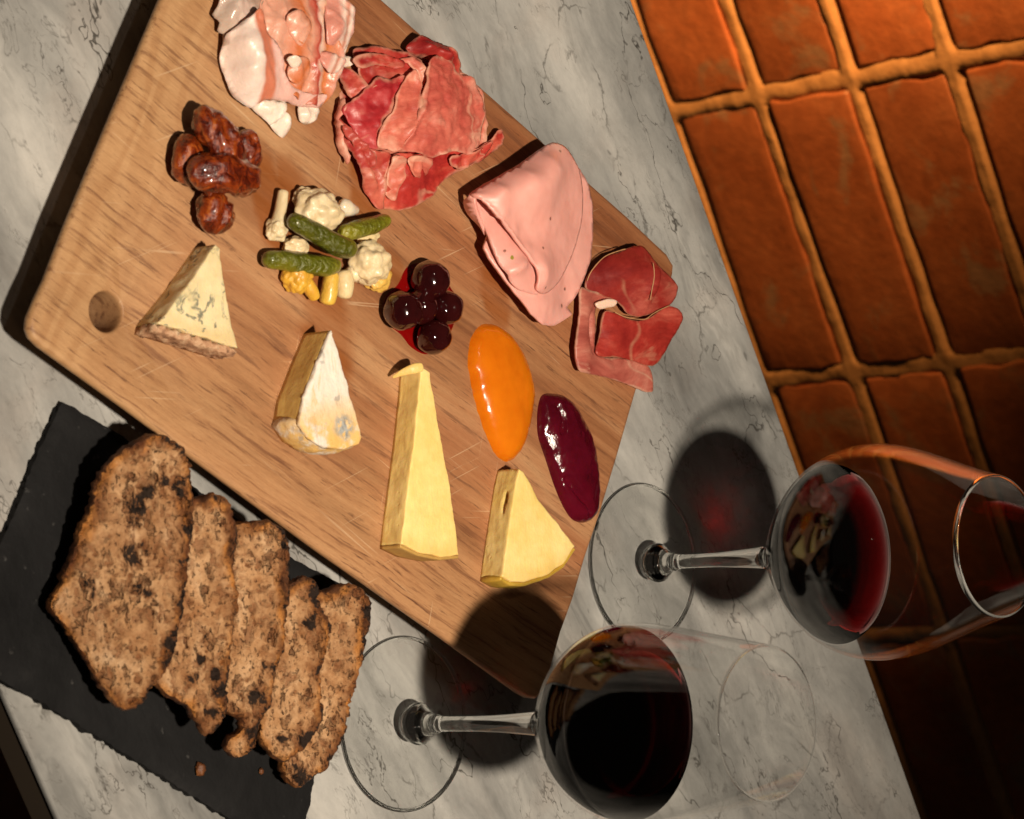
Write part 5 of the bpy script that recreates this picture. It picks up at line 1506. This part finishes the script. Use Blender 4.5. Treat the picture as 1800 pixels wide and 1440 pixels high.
# curl touching the prosciutto
S([(-160.6,-125.6,33.6),(-162,-122,34.3),(-161.4,-116.9,33.6),(-159,-115.8,32.9),(-157.5,-119.9,32.9),(-157.6,-124.7,33.6)], [(-159.4,-123.6,36.4)], (1, 1, 1), 61, mat=PA3, parent=pan, axis=[(-161.5,-120.3,28),(-159.8,-111.1,28)], rag=0.3)
# big rolled slice in front
S([(-168.1,-190.2,32.2),(-170.6,-190.1,35),(-174.2,-185.6,39.2),(-177.6,-180.6,41.3),(-180.3,-175.6,42),(-174.7,-173.7,42),(-170.4,-172.4,42),(-165.7,-167.1,41.3),(-158.5,-164.1,40.6),(-149.9,-161.3,39.2),(-147.2,-155.1,37.8),(-145,-145.7,36.4),(-144.8,-134.6,34.3),(-141,-135.8,32.9),(-139.6,-138.1,32.2),(-140.1,-151.5,33.6),(-141.6,-159.6,35),(-142.5,-170.4,35.7),(-140.7,-175.3,34.3),(-139.1,-177.5,31.5),(-141.4,-181.8,30.8),(-144.3,-185.7,30.8),(-148.9,-188.6,30.8),(-154.2,-190.2,30.8),(-160.6,-190.6,30.8)], [(-162.5,-192.2,40.6),(-167,-187,43.4),(-152.9,-191.6,39.9),(-154.9,-185.4,43.4),(-144.7,-185.6,38.5),(-155.1,-175,42.7),(-148.1,-170.8,40.6),(-169.6,-177,43.4),(-143.2,-158.9,37.8)], (1, 1, 1), 62, mat=PA1, parent=pan, axis=[(-156.1,-200.7,42),(-160.3,-163.2,42)], rag=0.3, ragf=0.1, wob=0.5, sp=1.2, crease=0.6)


# ------------------------------------------------------------------ wine glasses
GL, SG = m_glass(), m_solidglass()
GW = m_glass('wetted_glass', 0.002, 0.0)
WS = m_wine()
OUT_SMALL = [(84.5, 5.2), (88, 7.2), (92, 10.6), (97, 15.8), (103, 22.2), (109, 28.4), (115, 33.7), (121, 37.6), (128, 40.8), (135, 42.5), (142, 42.8), (156, 41.5), (175, 38.4), (195, 35.1), (213, 32.2)]
OUT_LARGE = [(78.5, 4.9), (82, 6.7), (86, 10.0), (91, 15.6), (97, 22.4), (103, 29.0), (109, 35.0), (116, 40.8), (124, 45.5), (133, 48.7), (143, 50.2), (153, 49.9), (165, 47.6), (180, 42.9), (196, 37.5), (213, 32.3)]


def set_slot(o, mats, fn):
    """extra material slots chosen per face by the face centre (local mm)"""
    for m in mats:
        o.data.materials.append(m)
    idx = [fn(p.center / MM, p.normal) for p in o.data.polygons]
    o.data.polygons.foreach_set('material_index', idx)


def wine_glass(c, label, wlabel, level, OUT):
    h0 = OUT[0][0]
    t = thing('wine_glass', label, 'wine glass', (c[0], c[1], 0.0), 'stemmed wine glasses')
    # foot: thin shallow disc with a solid rounded rim
    foot = [(1.2, 10.0), (0.9, 22), (0.5, 34), (0.3, 38.4), (0.4, 39.4), (0.8, 39.85), (1.2, 40.0), (1.6, 39.85), (2.0, 39.4), (2.15, 38.4), (2.5, 34), (3.2, 22), (4.2, 13.0), (5.2, 8.0)]
    V, F = lathe(foot, (c[0], c[1], 0.15), 128)
    o = mk('foot', V, F, GL, t)
    set_slot(o, [SG], lambda p, n: 1 if math.hypot(p.x, p.y) > 38.7 else 0)
    # knob, collar, stem and the solid base of the bowl
    st = [(4.6, 0.02), (4.6, 7.4), (5.8, 7.9), (7.6, 9.0), (10.0, 9.7), (12.2, 9.3), (14.6, 7.6), (17.4, 5.2), (19.4, 4.0), (20.4, 4.3), (21.6, 4.5), (22.8, 4.1), (24.0, 3.6), (34, 3.4), (48, 3.5), (h0 - 22, 3.95), (h0 - 10, 4.6), (h0 - 4.5, 5.0), (h0 - 1.5, 5.2), (h0 - 0.1, OUT[0][1]), (h0 - 0.1, 0.02)]
    V, F = lathe(st[:2] + dense(st[1:-1], 3) + st[-1:], (c[0], c[1], 0.15), 48)
    o = mk('stem', V, F, SG, t)
    o.data.set_sharp_from_angle(angle=math.radians(50))
    # bowl: shell of about 1 mm with a rounded rim
    po = dense(OUT, 5)
    inn = [(h + (1.6 if h < h0 + 10 else 0.8 if h < h0 + 30 else 0.2), max(r - 1.05, 0.02)) for h, r in po]
    prof = [(h0, 0.02)] + po + [(213.4, 32.15), (213.7, 31.9), (213.8, 31.65), (213.7, 31.4), (213.4, 31.2)] + inn[::-1][1:] + [(h0 + 1.8, 0.02)]
    V, F = lathe(prof, (c[0], c[1], 0.1), 128)
    o = mk('bowl', V, F, GL, t)
    set_slot(o, [GW, SG], lambda p, n: 2 if p.z > 212.2 else (1 if p.z < level + 0.8 and (n.x * p.x + n.y * p.y < 0 or (math.hypot(p.x, p.y) < 4 and n.z > 0)) else 0))
    # wine: solid of revolution just inside the shell, with a small meniscus
    wi = [(h + 0.15, max(r - 0.25, 0.02)) for h, r in inn if h < level]
    rw = np.interp(level, [h for h, r in inn], [r for h, r in inn]) - 0.25
    wp = [(h0 + 2.1, 0.02)] + wi + [(level + 0.9, rw), (level + 0.9, rw - 0.25), (level + 0.25, rw - 1.0), (level, rw - 2.2), (level, 0.02)]
    V, F = lathe(wp, (c[0], c[1], 0.1), 128)
    o = mk('red_wine', V, F, WS, None, True, None, (c[0], c[1], h0 + 2.1))
    o.data.set_sharp_from_angle(angle=math.radians(50))
    tag(o, wlabel, 'wine', 'red wine in the glasses')
    return t


wine_glass((137.6, -92.1), 'smaller wine glass nearest the bread, its foot beside the end slice', 'dark red wine in the glass nearest the bread slices', 137, OUT_SMALL)
wine_glass((82.3, 82.2), 'rounder, larger wine glass rising in front of the brick wall', 'dark red wine in the glass in front of the brick wall', 120.5, OUT_LARGE)
